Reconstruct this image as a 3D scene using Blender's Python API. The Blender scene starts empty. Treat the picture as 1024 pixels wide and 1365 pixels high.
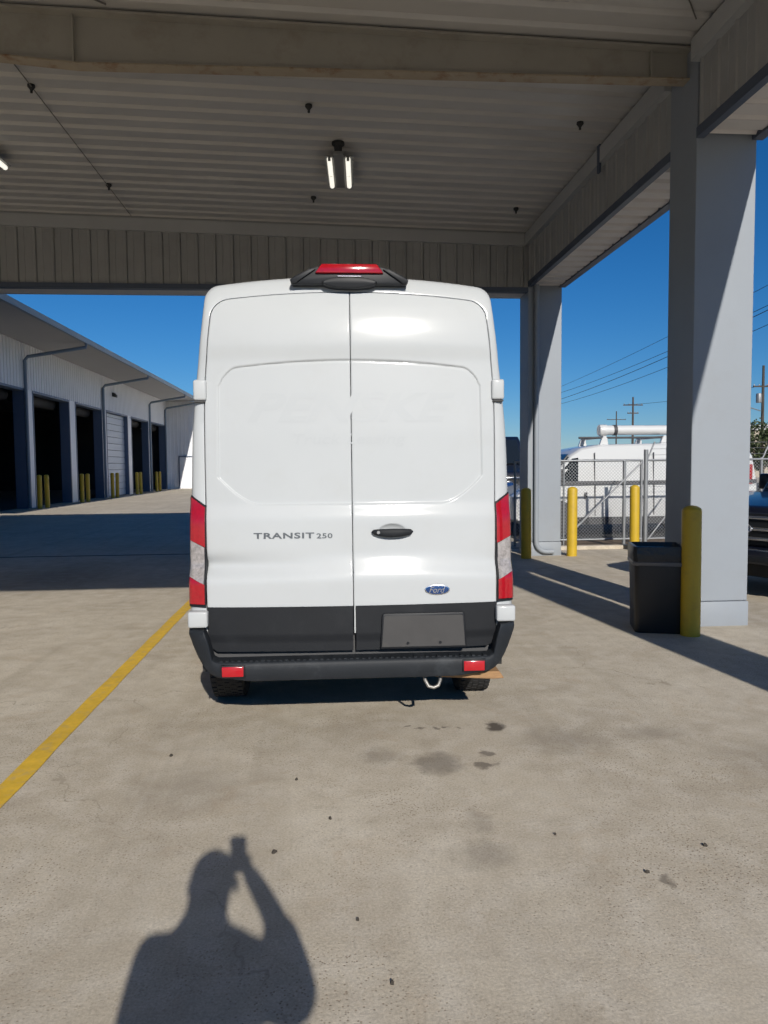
import bpy, bmesh, math, random
from mathutils import Vector, Matrix
random.seed(7)
scene = bpy.context.scene
COL = scene.collection
R = math.radians

# ------------------------------------------------------------------ camera
cam_data = bpy.data.cameras.new('camera')
cam = bpy.data.objects.new('camera', cam_data)
COL.objects.link(cam)
scene.camera = cam
YAW, PITCH, ROLL, FPX, CAM_H = 0.0791, 0.0615, 0.0091, 988.2, 1.68
_cy, _sy, _cp, _sp = math.cos(YAW), math.sin(YAW), math.cos(PITCH), math.sin(PITCH)
_f = Vector((_sy*_cp, _cy*_cp, -_sp)); _r = Vector((_cy, -_sy, 0)); _u = _r.cross(_f)
_r2 = _r*math.cos(ROLL) - _u*math.sin(ROLL); _u2 = _u*math.cos(ROLL) + _r*math.sin(ROLL)
_m = Matrix((_r2, _u2, -_f)).transposed().to_4x4()
_m.translation = (0, 0, CAM_H)
cam.matrix_world = _m
cam_data.sensor_fit = 'HORIZONTAL'
cam_data.sensor_width = 36.0
cam_data.lens = FPX/1024*36.0
cam_data.clip_start = 0.01
cam_data.clip_end = 2000

# ------------------------------------------------------------------ sky, sun, exposure
SUN_EL, SUN_AZ = R(26.8), R(172.9)
world = bpy.data.worlds.new('World'); scene.world = world; world.use_nodes = True
nt = world.node_tree
bg = nt.nodes['Background']
sky = nt.nodes.new('ShaderNodeTexSky'); sky.sky_type = 'NISHITA'; sky.sun_disc = False
sky.sun_elevation = SUN_EL; sky.sun_rotation = SUN_AZ
sky.altitude = 0; sky.air_density = 1.0; sky.dust_density = 0.0; sky.ozone_density = 10.0
hsv = nt.nodes.new('ShaderNodeHueSaturation'); hsv.inputs['Saturation'].default_value = 1.13
nt.links.new(sky.outputs[0], hsv.inputs['Color']); nt.links.new(hsv.outputs[0], bg.inputs[0]); bg.inputs[1].default_value = 0.073
sun_data = bpy.data.lights.new('sun', 'SUN'); sun = bpy.data.objects.new('sun', sun_data); COL.objects.link(sun)
sun_data.energy = 4.7; sun_data.angle = R(0.53); sun_data.color = (1.0, 0.95, 0.87)
sd = Vector((0.125, -1.0, 0.5098)).normalized()
sun.rotation_euler = sd.to_track_quat('Z', 'Y').to_euler(); sun.location = (2, -12, 14)
scene.view_settings.view_transform = 'Standard'; scene.view_settings.look = 'None'
scene.view_settings.exposure = 0.0; scene.view_settings.gamma = 1.0
scene.view_settings.use_curve_mapping = False
scene.cycles.use_light_tree = False; scene.cycles.adaptive_threshold = 0.02; scene.cycles.max_bounces = 5; scene.cycles.diffuse_bounces = 4; scene.cycles.glossy_bounces = 3
scene.cycles.caustics_reflective = False; scene.cycles.caustics_refractive = False

# ------------------------------------------------------------------ materials
M = {}
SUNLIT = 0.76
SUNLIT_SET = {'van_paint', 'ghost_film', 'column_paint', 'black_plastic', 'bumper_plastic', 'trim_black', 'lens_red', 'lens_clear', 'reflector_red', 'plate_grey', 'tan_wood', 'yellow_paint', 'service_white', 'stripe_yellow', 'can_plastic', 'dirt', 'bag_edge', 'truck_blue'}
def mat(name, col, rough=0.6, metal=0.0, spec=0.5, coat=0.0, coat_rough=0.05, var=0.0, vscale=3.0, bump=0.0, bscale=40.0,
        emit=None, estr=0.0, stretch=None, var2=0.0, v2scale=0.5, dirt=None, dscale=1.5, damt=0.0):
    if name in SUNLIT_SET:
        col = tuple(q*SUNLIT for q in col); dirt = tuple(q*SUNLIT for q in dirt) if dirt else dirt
    m = bpy.data.materials.new(name); m.use_nodes = True
    n = m.node_tree.nodes; l = m.node_tree.links; b = n['Principled BSDF']
    b.inputs['Roughness'].default_value = rough; b.inputs['Metallic'].default_value = metal
    b.inputs['Specular IOR Level'].default_value = spec
    b.inputs['Coat Weight'].default_value = coat; b.inputs['Coat Roughness'].default_value = coat_rough
    b.inputs['Base Color'].default_value = (*col, 1)
    if emit:
        b.inputs['Emission Color'].default_value = (*emit, 1); b.inputs['Emission Strength'].default_value = estr
    geo = None
    if var or bump or var2 or damt:
        geo = n.new('ShaderNodeNewGeometry'); vec = geo.outputs['Position']
        if stretch:
            mp = n.new('ShaderNodeMapping'); mp.inputs['Scale'].default_value = stretch
            l.new(vec, mp.inputs[0]); vec = mp.outputs[0]
    cur = None
    if var or var2:
        base = n.new('ShaderNodeRGB'); base.outputs[0].default_value = (*col, 1); cur = base.outputs[0]
        for amt, sc in ((var, vscale), (var2, v2scale)):
            if not amt: continue
            t = n.new('ShaderNodeTexNoise'); t.inputs['Scale'].default_value = sc; t.inputs['Detail'].default_value = 6
            t.inputs['Roughness'].default_value = 0.65
            l.new(vec, t.inputs['Vector'])
            mr = n.new('ShaderNodeMapRange'); mr.inputs[1].default_value = 0.25; mr.inputs[2].default_value = 0.75
            mr.inputs[3].default_value = 1 - amt; mr.inputs[4].default_value = 1 + amt
            l.new(t.outputs[0], mr.inputs[0])
            mx = n.new('ShaderNodeVectorMath'); mx.operation = 'SCALE'
            l.new(cur, mx.inputs[0]); l.new(mr.outputs[0], mx.inputs['Scale']); cur = mx.outputs[0]
    if damt:
        if cur is None:
            base = n.new('ShaderNodeRGB'); base.outputs[0].default_value = (*col, 1); cur = base.outputs[0]
        t = n.new('ShaderNodeTexNoise'); t.inputs['Scale'].default_value = dscale; t.inputs['Detail'].default_value = 8
        t.inputs['Roughness'].default_value = 0.7
        l.new(vec, t.inputs['Vector'])
        mr = n.new('ShaderNodeMapRange'); mr.inputs[1].default_value = 0.52; mr.inputs[2].default_value = 0.72
        mr.inputs[3].default_value = 0; mr.inputs[4].default_value = damt
        l.new(t.outputs[0], mr.inputs[0])
        mx = n.new('ShaderNodeMix'); mx.data_type = 'RGBA'
        l.new(mr.outputs[0], mx.inputs[0]); l.new(cur, mx.inputs[6]); mx.inputs[7].default_value = (*dirt, 1); cur = mx.outputs[2]
    if cur is not None: l.new(cur, b.inputs['Base Color'])
    if bump:
        t = n.new('ShaderNodeTexNoise'); t.inputs['Scale'].default_value = bscale; t.inputs['Detail'].default_value = 4
        l.new(geo.outputs['Position'], t.inputs['Vector'])
        bp = n.new('ShaderNodeBump'); bp.inputs['Strength'].default_value = bump; bp.inputs['Distance'].default_value = 0.01
        l.new(t.outputs[0], bp.inputs['Height']); l.new(bp.outputs[0], b.inputs['Normal'])
    M[name] = m
    return m

mat('van_paint', (0.60, 0.625, 0.64), 0.5, spec=0.2, coat=0.4, coat_rough=0.13, var=0.018, vscale=1.6, bump=0.012, bscale=6, dirt=(0.50, 0.49, 0.46), dscale=3.5, damt=0.14)
mat('ghost_film', (0.587, 0.612, 0.628), 0.5, spec=0.2, coat=0.4, coat_rough=0.13)
mat('gap_dark', (0.07, 0.07, 0.072), 0.8)
mat('black_plastic', (0.017, 0.019, 0.023), 0.6, spec=0.25, var=0.12, vscale=5, bump=0.15, bscale=300, dirt=(0.035, 0.038, 0.042), dscale=5, damt=0.35)
mat('bumper_plastic', (0.022, 0.026, 0.032), 0.55, spec=0.3, var=0.15, vscale=8, bump=0.15, bscale=300, dirt=(0.075, 0.085, 0.095), dscale=4, damt=0.55)
mat('trim_black', (0.014, 0.016, 0.020), 0.5, spec=0.3)
mat('lens_red', (0.44, 0.007, 0.016), 0.12, coat=1.0, coat_rough=0.03, var=0.18, vscale=45)
mat('lens_clear', (0.40, 0.375, 0.37), 0.15, coat=1.0, coat_rough=0.03, var=0.45, vscale=38, dirt=(0.62, 0.58, 0.57), dscale=16, damt=0.8)
mat('reflector_red', (0.55, 0.010, 0.02), 0.25, coat=0.6)
mat('badge_grey', (0.12, 0.13, 0.14), 0.35, metal=0.4)
mat('badge_blue', (0.010, 0.045, 0.16), 0.2, coat=1.0)
mat('chrome', (0.75, 0.76, 0.78), 0.18, metal=1.0)
mat('plate_grey', (0.085, 0.083, 0.083), 0.65, spec=0.25, var=0.12, vscale=4, dirt=(0.15, 0.135, 0.115), dscale=3.0, damt=0.8)
mat('rubber', (0.018, 0.018, 0.019), 0.85, var=0.2, vscale=30, bump=0.3, bscale=80)
mat('rim_steel', (0.35, 0.35, 0.36), 0.4, metal=0.9)
mat('glass_dark', (0.012, 0.016, 0.02), 0.06, spec=0.8)
mat('underbody', (0.02, 0.02, 0.02), 0.85)
mat('tan_wood', (0.42, 0.24, 0.11), 0.75, var=0.25, vscale=18, stretch=(1, 6, 6))
mat('steel_hook', (0.30, 0.29, 0.27), 0.5, metal=0.7)

mat('column_paint', (0.34, 0.375, 0.42), 0.55, var=0.03, vscale=1.2, bump=0.04, bscale=25, dirt=(0.30, 0.30, 0.30), dscale=2.2, damt=0.22)
mat('blue_trim', (0.075, 0.095, 0.135), 0.5, var=0.06, vscale=2)
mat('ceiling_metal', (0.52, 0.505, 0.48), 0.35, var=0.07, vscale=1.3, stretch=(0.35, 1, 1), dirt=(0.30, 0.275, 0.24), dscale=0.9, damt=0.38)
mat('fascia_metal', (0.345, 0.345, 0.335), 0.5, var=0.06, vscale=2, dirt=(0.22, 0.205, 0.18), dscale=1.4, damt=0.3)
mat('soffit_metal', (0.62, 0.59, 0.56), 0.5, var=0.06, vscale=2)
mat('beam_paint', (0.35, 0.33, 0.285), 0.6, var=0.07, vscale=1.6, dirt=(0.15, 0.10, 0.055), dscale=1.7, damt=0.35)
mat('flange_rust', (0.36, 0.30, 0.22), 0.65, var=0.1, vscale=3, dirt=(0.20, 0.085, 0.03), dscale=4.5, damt=0.95)
mat('trim_grey', (0.44, 0.445, 0.44), 0.5, var=0.05, vscale=1.6)
mat('roof_metal', (0.45, 0.46, 0.47), 0.5)
mat('fixture_grey', (0.22, 0.22, 0.21), 0.5)
mat('tube_light', (0.9, 0.88, 0.8), 0.4, emit=(1.0, 0.96, 0.84), estr=0.95)
mat('sprinkler_dark', (0.02, 0.02, 0.02), 0.6)
mat('conduit', (0.17, 0.16, 0.145), 0.6)

mat('yellow_paint', (0.68, 0.45, 0.025), 0.5, var=0.05, vscale=5, dirt=(0.30, 0.20, 0.05), dscale=6, damt=0.35)
mat('can_plastic', (0.012, 0.012, 0.014), 0.45, var=0.1, vscale=6)
mat('bag_plastic', (0.010, 0.012, 0.016), 0.3, bump=0.8, bscale=30)
mat('bag_edge', (0.16, 0.16, 0.17), 0.35)

mat('wall_metal', (0.80, 0.805, 0.82), 0.5, var=0.04, vscale=0.8)
mat('jamb_blue', (0.09, 0.125, 0.20), 0.5, var=0.05, vscale=1)
mat('door_roll', (0.50, 0.55, 0.61), 0.5, var=0.04, vscale=1)
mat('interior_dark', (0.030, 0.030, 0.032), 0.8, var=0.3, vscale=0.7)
mat('gutter', (0.17, 0.23, 0.30), 0.45)
mat('eave_soffit', (0.34, 0.34, 0.345), 0.6, var=0.04, vscale=0.6)

mat('galv', (0.27, 0.28, 0.29), 0.5, metal=0.5, var=0.08, vscale=12)
mat('service_white', (0.78, 0.785, 0.78), 0.3, coat=0.8)
mat('service_trim', (0.05, 0.05, 0.055), 0.6)
mat('truck_blue', (0.006, 0.009, 0.022), 0.35, coat=0.5)
mat('wood_pole', (0.07, 0.055, 0.045), 0.9)
mat('wire', (0.03, 0.03, 0.035), 0.7)
mat('bark', (0.09, 0.07, 0.05), 0.9)
mat('leaf_green', (0.055, 0.075, 0.025), 0.7, var=0.4, vscale=2)
mat('tan_wall', (0.38, 0.33, 0.26), 0.7, var=0.04, vscale=0.5)
mat('dirt', (0.21, 0.15, 0.10), 0.95, var=0.3, vscale=6, bump=0.8, bscale=30)
mat('asphalt', (0.055, 0.055, 0.056), 0.9, var=0.2, vscale=6, bump=0.4, bscale=60)
mat('joint_tar', (0.06, 0.055, 0.05), 0.9)
mat('stripe_yellow', (0.86, 0.54, 0.045), 0.75, var=0.14, vscale=14, var2=0.12, v2scale=2.0, dirt=(0.50, 0.40, 0.26), dscale=9, damt=0.6)
mat('debris', (0.05, 0.042, 0.033), 0.9)
mat('skin', (0.45, 0.27, 0.19), 0.5)
mat('shirt', (0.06, 0.07, 0.10), 0.85)
mat('trousers', (0.04, 0.045, 0.06), 0.85)
mat('shoe', (0.02, 0.02, 0.02), 0.6)
mat('hair', (0.02, 0.014, 0.01), 0.6)
mat('phone_black', (0.01, 0.01, 0.012), 0.2)

def concrete():
    m = bpy.data.materials.new('concrete'); m.use_nodes = True
    n = m.node_tree.nodes; l = m.node_tree.links; b = n['Principled BSDF']
    b.inputs['Roughness'].default_value = 0.88; b.inputs['Specular IOR Level'].default_value = 0.3
    geo = n.new('ShaderNodeNewGeometry'); pos = geo.outputs['Position']
    def noise(sc, det=6, rough=0.6, vec=pos, dist=0.0):
        t = n.new('ShaderNodeTexNoise'); t.inputs['Scale'].default_value = sc; t.inputs['Detail'].default_value = det
        t.inputs['Roughness'].default_value = rough; t.inputs['Distortion'].default_value = dist
        l.new(vec, t.inputs['Vector']); return t.outputs[0]
    def ramp(v, a, b_, c, d):
        mr = n.new('ShaderNodeMapRange'); l.new(v, mr.inputs[0])
        for i, x in zip((1, 2, 3, 4), (a, b_, c, d)): mr.inputs[i].default_value = x
        return mr.outputs[0]
    def math_(op, a, b_):
        q = n.new('ShaderNodeMath'); q.operation = op
        for i, x in enumerate((a, b_)):
            if isinstance(x, (int, float)): q.inputs[i].default_value = x
            else: l.new(x, q.inputs[i])
        return q.outputs[0]
    def mix(f, a, b_):
        q = n.new('ShaderNodeMix'); q.data_type = 'RGBA'
        if isinstance(f, (int, float)): q.inputs[0].default_value = f
        else: l.new(f, q.inputs[0])
        for i, x in ((6, a), (7, b_)):
            if isinstance(x, tuple): q.inputs[i].default_value = (*x, 1)
            else: l.new(x, q.inputs[i])
        return q.outputs[2]
    c = mix(ramp(noise(0.45, 7, 0.62), 0.32, 0.68, 0, 1), (0.56, 0.485, 0.372), (0.73, 0.652, 0.53))
    c = mix(ramp(noise(1.7, 6, 0.72, dist=0.6), 0.42, 0.70, 0, 0.7), c, (0.46, 0.39, 0.30))
    c = mix(ramp(noise(6.5, 5, 0.75), 0.46, 0.68, 0, 0.75), c, (0.80, 0.73, 0.62))
    c = mix(ramp(noise(13, 4, 0.75), 0.50, 0.70, 0, 0.6), c, (0.42, 0.355, 0.265))
    # reddish worn blotches
    c = mix(ramp(noise(2.6, 7, 0.7, dist=0.9), 0.56, 0.72, 0, 0.45), c, (0.52, 0.40, 0.275))
    # aggregate speckle
    v = n.new('ShaderNodeTexVoronoi'); v.inputs['Scale'].default_value = 62; l.new(pos, v.inputs['Vector'])
    sp = ramp(v.outputs['Distance'], 0.12, 0.30, 1, 0)
    spm = math_('MULTIPLY', sp, ramp(noise(0.8, 5, 0.65), 0.42, 0.60, 0.1, 0.9))
    c = mix(spm, c, (0.24, 0.18, 0.12))
    fine = ramp(noise(90, 3, 0.75), 0.3, 0.7, 0.80, 1.2)
    sc = n.new('ShaderNodeVectorMath'); sc.operation = 'SCALE'; l.new(c, sc.inputs[0]); l.new(fine, sc.inputs['Scale']); c = sc.outputs[0]
    # hairline scratches / drag marks
    mp = n.new('ShaderNodeMapping'); mp.inputs['Scale'].default_value = (9, 0.5, 1); mp.inputs['Rotation'].default_value = (0, 0, 0.35); l.new(pos, mp.inputs[0])
    c = mix(ramp(noise(1.0, 4, 0.6, vec=mp.outputs[0]), 0.62, 0.75, 0, 0.25), c, (0.70, 0.65, 0.57))
    # hairline cracks and long tyre tracks
    cd = n.new('ShaderNodeTexNoise'); cd.inputs['Scale'].default_value = 1.6; cd.inputs['Detail'].default_value = 5; l.new(pos, cd.inputs['Vector'])
    ca = n.new('ShaderNodeVectorMath'); ca.operation = 'SCALE'; l.new(cd.outputs[1], ca.inputs[0]); ca.inputs['Scale'].default_value = 0.9
    cb = n.new('ShaderNodeVectorMath'); cb.operation = 'ADD'; l.new(pos, cb.inputs[0]); l.new(ca.outputs[0], cb.inputs[1])
    cv = n.new('ShaderNodeTexVoronoi'); cv.feature = 'DISTANCE_TO_EDGE'; cv.inputs['Scale'].default_value = 0.28; l.new(cb.outputs[0], cv.inputs['Vector'])
    ck = math_('MULTIPLY', ramp(cv.outputs['Distance'], 0.0006, 0.0018, 1, 0), ramp(noise(0.7, 4, 0.6), 0.45, 0.6, 0, 0.55))
    c = mix(ck, c, (0.22, 0.18, 0.13))
    mt = n.new('ShaderNodeMapping'); mt.inputs['Scale'].default_value = (2.4, 0.10, 1); l.new(pos, mt.inputs[0])
    c = mix(ramp(noise(1.0, 5, 0.65, vec=mt.outputs[0], dist=0.3), 0.52, 0.72, 0, 0.38), c, (0.40, 0.345, 0.265))
    # oil stains: (x, y, rx, ry, strength, edge, hue)
    wob = n.new('ShaderNodeTexNoise'); wob.inputs['Scale'].default_value = 9; wob.inputs['Detail'].default_value = 6; l.new(pos, wob.inputs['Vector'])
    wv = n.new('ShaderNodeVectorMath'); wv.operation = 'SUBTRACT'; l.new(wob.outputs[1], wv.inputs[0]); wv.inputs[1].default_value = (0.5, 0.5, 0.5)
    ws = n.new('ShaderNodeVectorMath'); ws.operation = 'SCALE'; l.new(wv.outputs[0], ws.inputs[0]); ws.inputs['Scale'].default_value = 0.20
    wp = n.new('ShaderNodeVectorMath'); wp.operation = 'ADD'; l.new(pos, wp.inputs[0]); l.new(ws.outputs[0], wp.inputs[1])
    stains = [(1.07, 4.60, 0.055, 0.085, 0.9, 0.5), (0.62, 4.07, 0.13, 0.13, 0.5, 0.5), (0.915, 4.17, 0.05, 0.035, 0.62, 0.4), (0.88, 4.01, 0.05, 0.035, 0.62, 0.4),
              (0.66, 3.06, 0.13, 0.10, 0.26, 0.6), (0.70, 3.38, 0.06, 0.12, 0.20, 0.7), (1.36, 2.80, 0.03, 0.04, 0.55, 0.5), (0.30, 4.20, 0.12, 0.10, 0.3, 0.7),
              (0.60, 4.62, 0.02, 0.02, 0.6, 0.4), (0.68, 4.63, 0.018, 0.016, 0.6, 0.4), (0.75, 4.64, 0.022, 0.016, 0.6, 0.4), (0.83, 4.63, 0.02, 0.016, 0.5, 0.4), (0.50, 4.66, 0.02, 0.02, 0.6, 0.4),
              (1.45, 4.35, 0.26, 0.2, 0.28, 0.8), (2.6, 3.9, 0.3, 0.3, 0.25, 0.9), (-0.7, 3.9, 0.3, 0.25, 0.22, 0.9), (2.0, 4.4, 0.18, 0.12, 0.25, 0.8), (-4.2, 12.0, 0.8, 1.4, 0.3, 0.9), (1.35, 3.05, 0.1, 0.06, -0.0, 0.7)]
    sep = n.new('ShaderNodeSeparateXYZ'); l.new(wp.outputs[0], sep.inputs[0])
    for (x, y, rx, ry, st, ed) in stains:
        dx = math_('DIVIDE', math_('SUBTRACT', sep.outputs[0], x), rx); dy = math_('DIVIDE', math_('SUBTRACT', sep.outputs[1], y), ry)
        d = math_('SQRT', math_('ADD', math_('MULTIPLY', dx, dx), math_('MULTIPLY', dy, dy)), 0)
        c = mix(ramp(d, 1.15 - ed, 1.15 + ed*0.4, st, 0), c, (0.085, 0.068, 0.055))
    sc = n.new('ShaderNodeVectorMath'); sc.operation = 'SCALE'; l.new(c, sc.inputs[0]); sc.inputs['Scale'].default_value = 0.79; c = sc.outputs[0]
    l.new(c, b.inputs['Base Color'])
    bp = n.new('ShaderNodeBump'); bp.inputs['Strength'].default_value = 0.35; bp.inputs['Distance'].default_value = 0.006
    hh = math_('ADD', noise(45, 5, 0.7), math_('MULTIPLY', spm, -0.6)); l.new(hh, bp.inputs['Height']); l.new(bp.outputs[0], b.inputs['Normal'])
    M['concrete'] = m
concrete()

# ------------------------------------------------------------------ helpers
class MB:
    def __init__(s): s.v = []; s.f = []
    def add(s, vs, fs):
        o = len(s.v); s.v += [tuple(p) for p in vs]; s.f += [tuple(i+o for i in f) for f in fs]; return s
    def box(s, x0, x1, y0, y1, z0, z1):
        return s.add([(x0,y0,z0),(x1,y0,z0),(x1,y1,z0),(x0,y1,z0),(x0,y0,z1),(x1,y0,z1),(x1,y1,z1),(x0,y1,z1)],
                     [(0,3,2,1),(4,5,6,7),(0,1,5,4),(1,2,6,5),(2,3,7,6),(3,0,4,7)])
    def cbox(s, x0, x1, y0, y1, z0, z1, b=0.01, seg=2):
        bm = bmesh.new(); bmesh.ops.create_cube(bm, size=1)
        for v in bm.verts: v.co = Vector(((x0+x1)/2+v.co.x*(x1-x0), (y0+y1)/2+v.co.y*(y1-y0), (z0+z1)/2+v.co.z*(z1-z0)))
        bmesh.ops.bevel(bm, geom=bm.edges[:], offset=b, segments=seg, affect='EDGES', profile=0.5)
        return s.bm(bm)
    def bm(s, bm):
        bm.verts.ensure_lookup_table(); bm.verts.index_update()
        s.add([v.co[:] for v in bm.verts], [tuple(v.index for v in f.verts) for f in bm.faces]); bm.free(); return s
    def prism(s, prof, a, b, axis='x', bev=0.0, seg=2):
        # prof: list of 2D points; axis x -> (y,z) profile, y -> (x,z), z -> (x,y)
        def P(q, t): return (t, q[0], q[1]) if axis == 'x' else ((q[0], t, q[1]) if axis == 'y' else (q[0], q[1], t))
        bm = bmesh.new(); n = len(prof)
        A = [bm.verts.new(P(q, a)) for q in prof]; B = [bm.verts.new(P(q, b)) for q in prof]
        bm.faces.new(A[::-1]); bm.faces.new(B)
        for i in range(n): bm.faces.new((A[i], A[(i+1) % n], B[(i+1) % n], B[i]))
        bmesh.ops.recalc_face_normals(bm, faces=bm.faces[:])
        if bev: bmesh.ops.bevel(bm, geom=bm.edges[:], offset=bev, segments=seg, affect='EDGES', profile=0.5)
        return s.bm(bm)
    def tube(s, pts, r, n=10, cap=True, rs=None):
        pts = [Vector(p) for p in pts]; rings = []
        prev = None
        for i, p in enumerate(pts):
            d = (pts[min(i+1, len(pts)-1)] - pts[max(i-1, 0)]).normalized()
            if prev is None:
                a = d.cross(Vector((0, 0, 1)) if abs(d.z) < 0.9 else Vector((1, 0, 0))).normalized()
            else:
                a = (prev - d*prev.dot(d)).normalized()
            prev = a; b = d.cross(a); rr = rs[i] if rs else r
            rings.append([p + a*rr*math.cos(2*math.pi*k/n) + b*rr*math.sin(2*math.pi*k/n) for k in range(n)])
        return s.loft(rings, cap)
    def loft(s, rings, cap=True, closed=True):
        n = len(rings[0]); vs = [q for r in rings for q in r]; fs = []
        for i in range(len(rings)-1):
            for k in range(n if closed else n-1):
                fs.append((i*n+k, i*n+(k+1) % n, (i+1)*n+(k+1) % n, (i+1)*n+k))
        if cap: fs.append(tuple(range(n-1, -1, -1))); fs.append(tuple((len(rings)-1)*n+k for k in range(n)))
        return s.add(vs, fs)
    def lathe(s, prof, n=20, c=(0, 0, 0), axis='z'):
        rings = []
        for r, t in prof:
            ring = []
            for k in range(n):
                a = 2*math.pi*k/n; p = (r*math.cos(a), r*math.sin(a), t)
                if axis == 'x': p = (t, p[0], p[1])
                if axis == 'y': p = (p[0], t, p[1])
                ring.append((p[0]+c[0], p[1]+c[1], p[2]+c[2]))
            rings.append(ring)
        return s.loft(rings, True)
    def mesh(s, name, m, smooth=None):
        me = bpy.data.meshes.new(name); me.from_pydata(s.v, [], s.f); me.update()
        bm = bmesh.new(); bm.from_mesh(me); bmesh.ops.recalc_face_normals(bm, faces=bm.faces[:]); bm.to_mesh(me); bm.free()
        me.materials.append(M[m] if isinstance(m, str) else m)
        if smooth is not None:
            me.polygons.foreach_set('use_smooth', [True]*len(me.polygons))
            try: me.set_sharp_from_angle(angle=R(smooth))
            except Exception: pass
        return me
    def obj(s, name, m, parent=None, smooth=None):
        return link(name, s.mesh(name, m, smooth), parent)

def link(name, me, parent=None):
    o = bpy.data.objects.new(name, me); COL.objects.link(o)
    if parent: o.parent = parent
    return o
def empty(name, loc=(0, 0, 0), rz=0.0):
    o = bpy.data.objects.new(name, None); COL.objects.link(o); o.location = loc; o.rotation_euler = (0, 0, rz)
    o.empty_display_size = 0.2
    return o
def tag(o, label, cat, group=None):
    o['label'] = label; o['category'] = cat
    if group: o['group'] = group
    return o
def structure(o): o['kind'] = 'structure'; return o
def stuff(o): o['kind'] = 'stuff'; return o
def copy_tree(o, parent=None):
    c = o.copy(); COL.objects.link(c)
    if parent: c.parent = parent
    for ch in list(o.children): copy_tree(ch, c)
    return c
def text_mb(body, width, height, shear=0.0, bold=0.0, extrude=0.0015, spacing=1.0):
    cu = bpy.data.curves.new('lettering', 'FONT'); cu.body = body; cu.size = 1.0; cu.shear = shear; cu.offset = bold; cu.extrude = 0.0
    cu.space_character = spacing; cu.resolution_u = 3
    o = bpy.data.objects.new('lettering', cu); COL.objects.link(o)
    dg = bpy.context.evaluated_depsgraph_get(); me = bpy.data.meshes.new_from_object(o.evaluated_get(dg))
    xs = [v.co.x for v in me.vertices]; ys = [v.co.y for v in me.vertices]
    x0, x1, y0, y1 = min(xs), max(xs), min(ys), max(ys)
    b = MB(); n = len(me.vertices)
    vs = [((v.co.x-x0)/(x1-x0)*width, (v.co.y-y0)/(y1-y0)*height) for v in me.vertices]
    b.flat = vs; b.polys = [tuple(p.vertices) for p in me.polygons]
    bpy.data.objects.remove(o); bpy.data.meshes.remove(me); bpy.data.curves.remove(cu)
    return b

# ------------------------------------------------------------------ ground
g = MB(); g.add([(-400, -200, 0), (400, -200, 0), (400, 700, 0), (-400, 700, 0)], [(0, 1, 2, 3)])
structure(g.obj('ground', 'concrete'))
structure(MB().box(-12.0, 4.4, 14.66, 14.74, -0.02, 0.004).obj('expansion_joint', 'joint_tar'))
st = MB()
ys = [-6 + i*0.25 for i in range(73)]
ring = []
random.seed(3)
for y in ys:
    a = random.uniform(-0.004, 0.004); b_ = random.uniform(-0.004, 0.004)
    ring.append([(-1.752+a, y, 0.004), (-1.628+b_, y, 0.004)])
st.loft(ring, cap=False, closed=False)
structure(st.obj('painted_lane_line', 'stripe_yellow'))
# dirt verge and asphalt lot past the fence
d = MB(); n = 40; top = []; bot = []
random.seed(5)
for i in range(n+1):
    x = 4.3 + i*0.6
    top.append((x, 16.4 + random.uniform(-0.2, 0.2), 0.006)); bot.append((x, 14.45 + random.uniform(-0.07, 0.07), 0.006))
d.loft([bot, top], cap=False, closed=False); structure(d.obj('dirt_verge', 'dirt'))
MBk = MB().cbox(4.4, 30, 14.25, 14.42, -0.05, 0.07, 0.015); structure(MBk.obj('kerb', 'concrete'))
structure(MB().add([(4.3, 16.1, 0.012), (60, 16.1, 0.012), (60, 60, 0.012), (4.3, 60, 0.012)], [(0, 1, 2, 3)]).obj('parking_lot', 'asphalt'))

# ------------------------------------------------------------------ canopy
XL, XR = 3.722, 4.345; XW = -12.0
COLY = [(1.15, 1.72), (7.29, 7.86), (13.40, 13.97)]
ZB, ZM, ZT = 4.93, 5.63, 5.88
def ceil_z(x): return 5.87 + 0.024*(XL - x)
canopy = tag(empty('canopy', (XL, 7.29, 0)), 'large open drive-through canopy with corrugated ceiling over the white van', 'canopy')
def cpart(mb, name, m, parent=None, smooth=None):
    # geometry is written in world coordinates; shift to the canopy origin
    o = mb.obj(name, m, parent or canopy, smooth)
    if parent is None: o.location = (-XL, -7.29, 0)
    return o
# columns
for i, (y0, y1) in enumerate(COLY):
    for x0, x1 in ((XL, XR), (XW, XW+0.62)):
        top = ZB + 0.0 if x0 == XL else ZB
        c = cpart(MB().cbox(x0, x1, y0, y1, 0.26, top + (0.93 if i == 1 else 0.3), 0.006, 1), 'column', 'column_paint', smooth=30)
        base = MB(); e = 0.012
        base.cbox(x0-e, x1+e, y0-e, y1+e, -0.05, 0.255, 0.012, 2)
        cpart(base, 'plinth', 'column_paint', c, smooth=30)
        if i == 2 and x0 == XL:
            px = 3.865; pts = [(px, y0-0.055, 5.0), (px, y0-0.055, 0.28)]
            for k in range(1, 8):
                a = k/7*math.pi/2; pts.append((px+0.2-0.2*math.cos(a), y0-0.055, 0.28-0.2*math.sin(a)))
            pts.append((px+0.33, y0-0.055, 0.08))
            cpart(MB().tube(pts, 0.045, 12), 'downpipe', 'column_paint', c, smooth=60)
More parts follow.
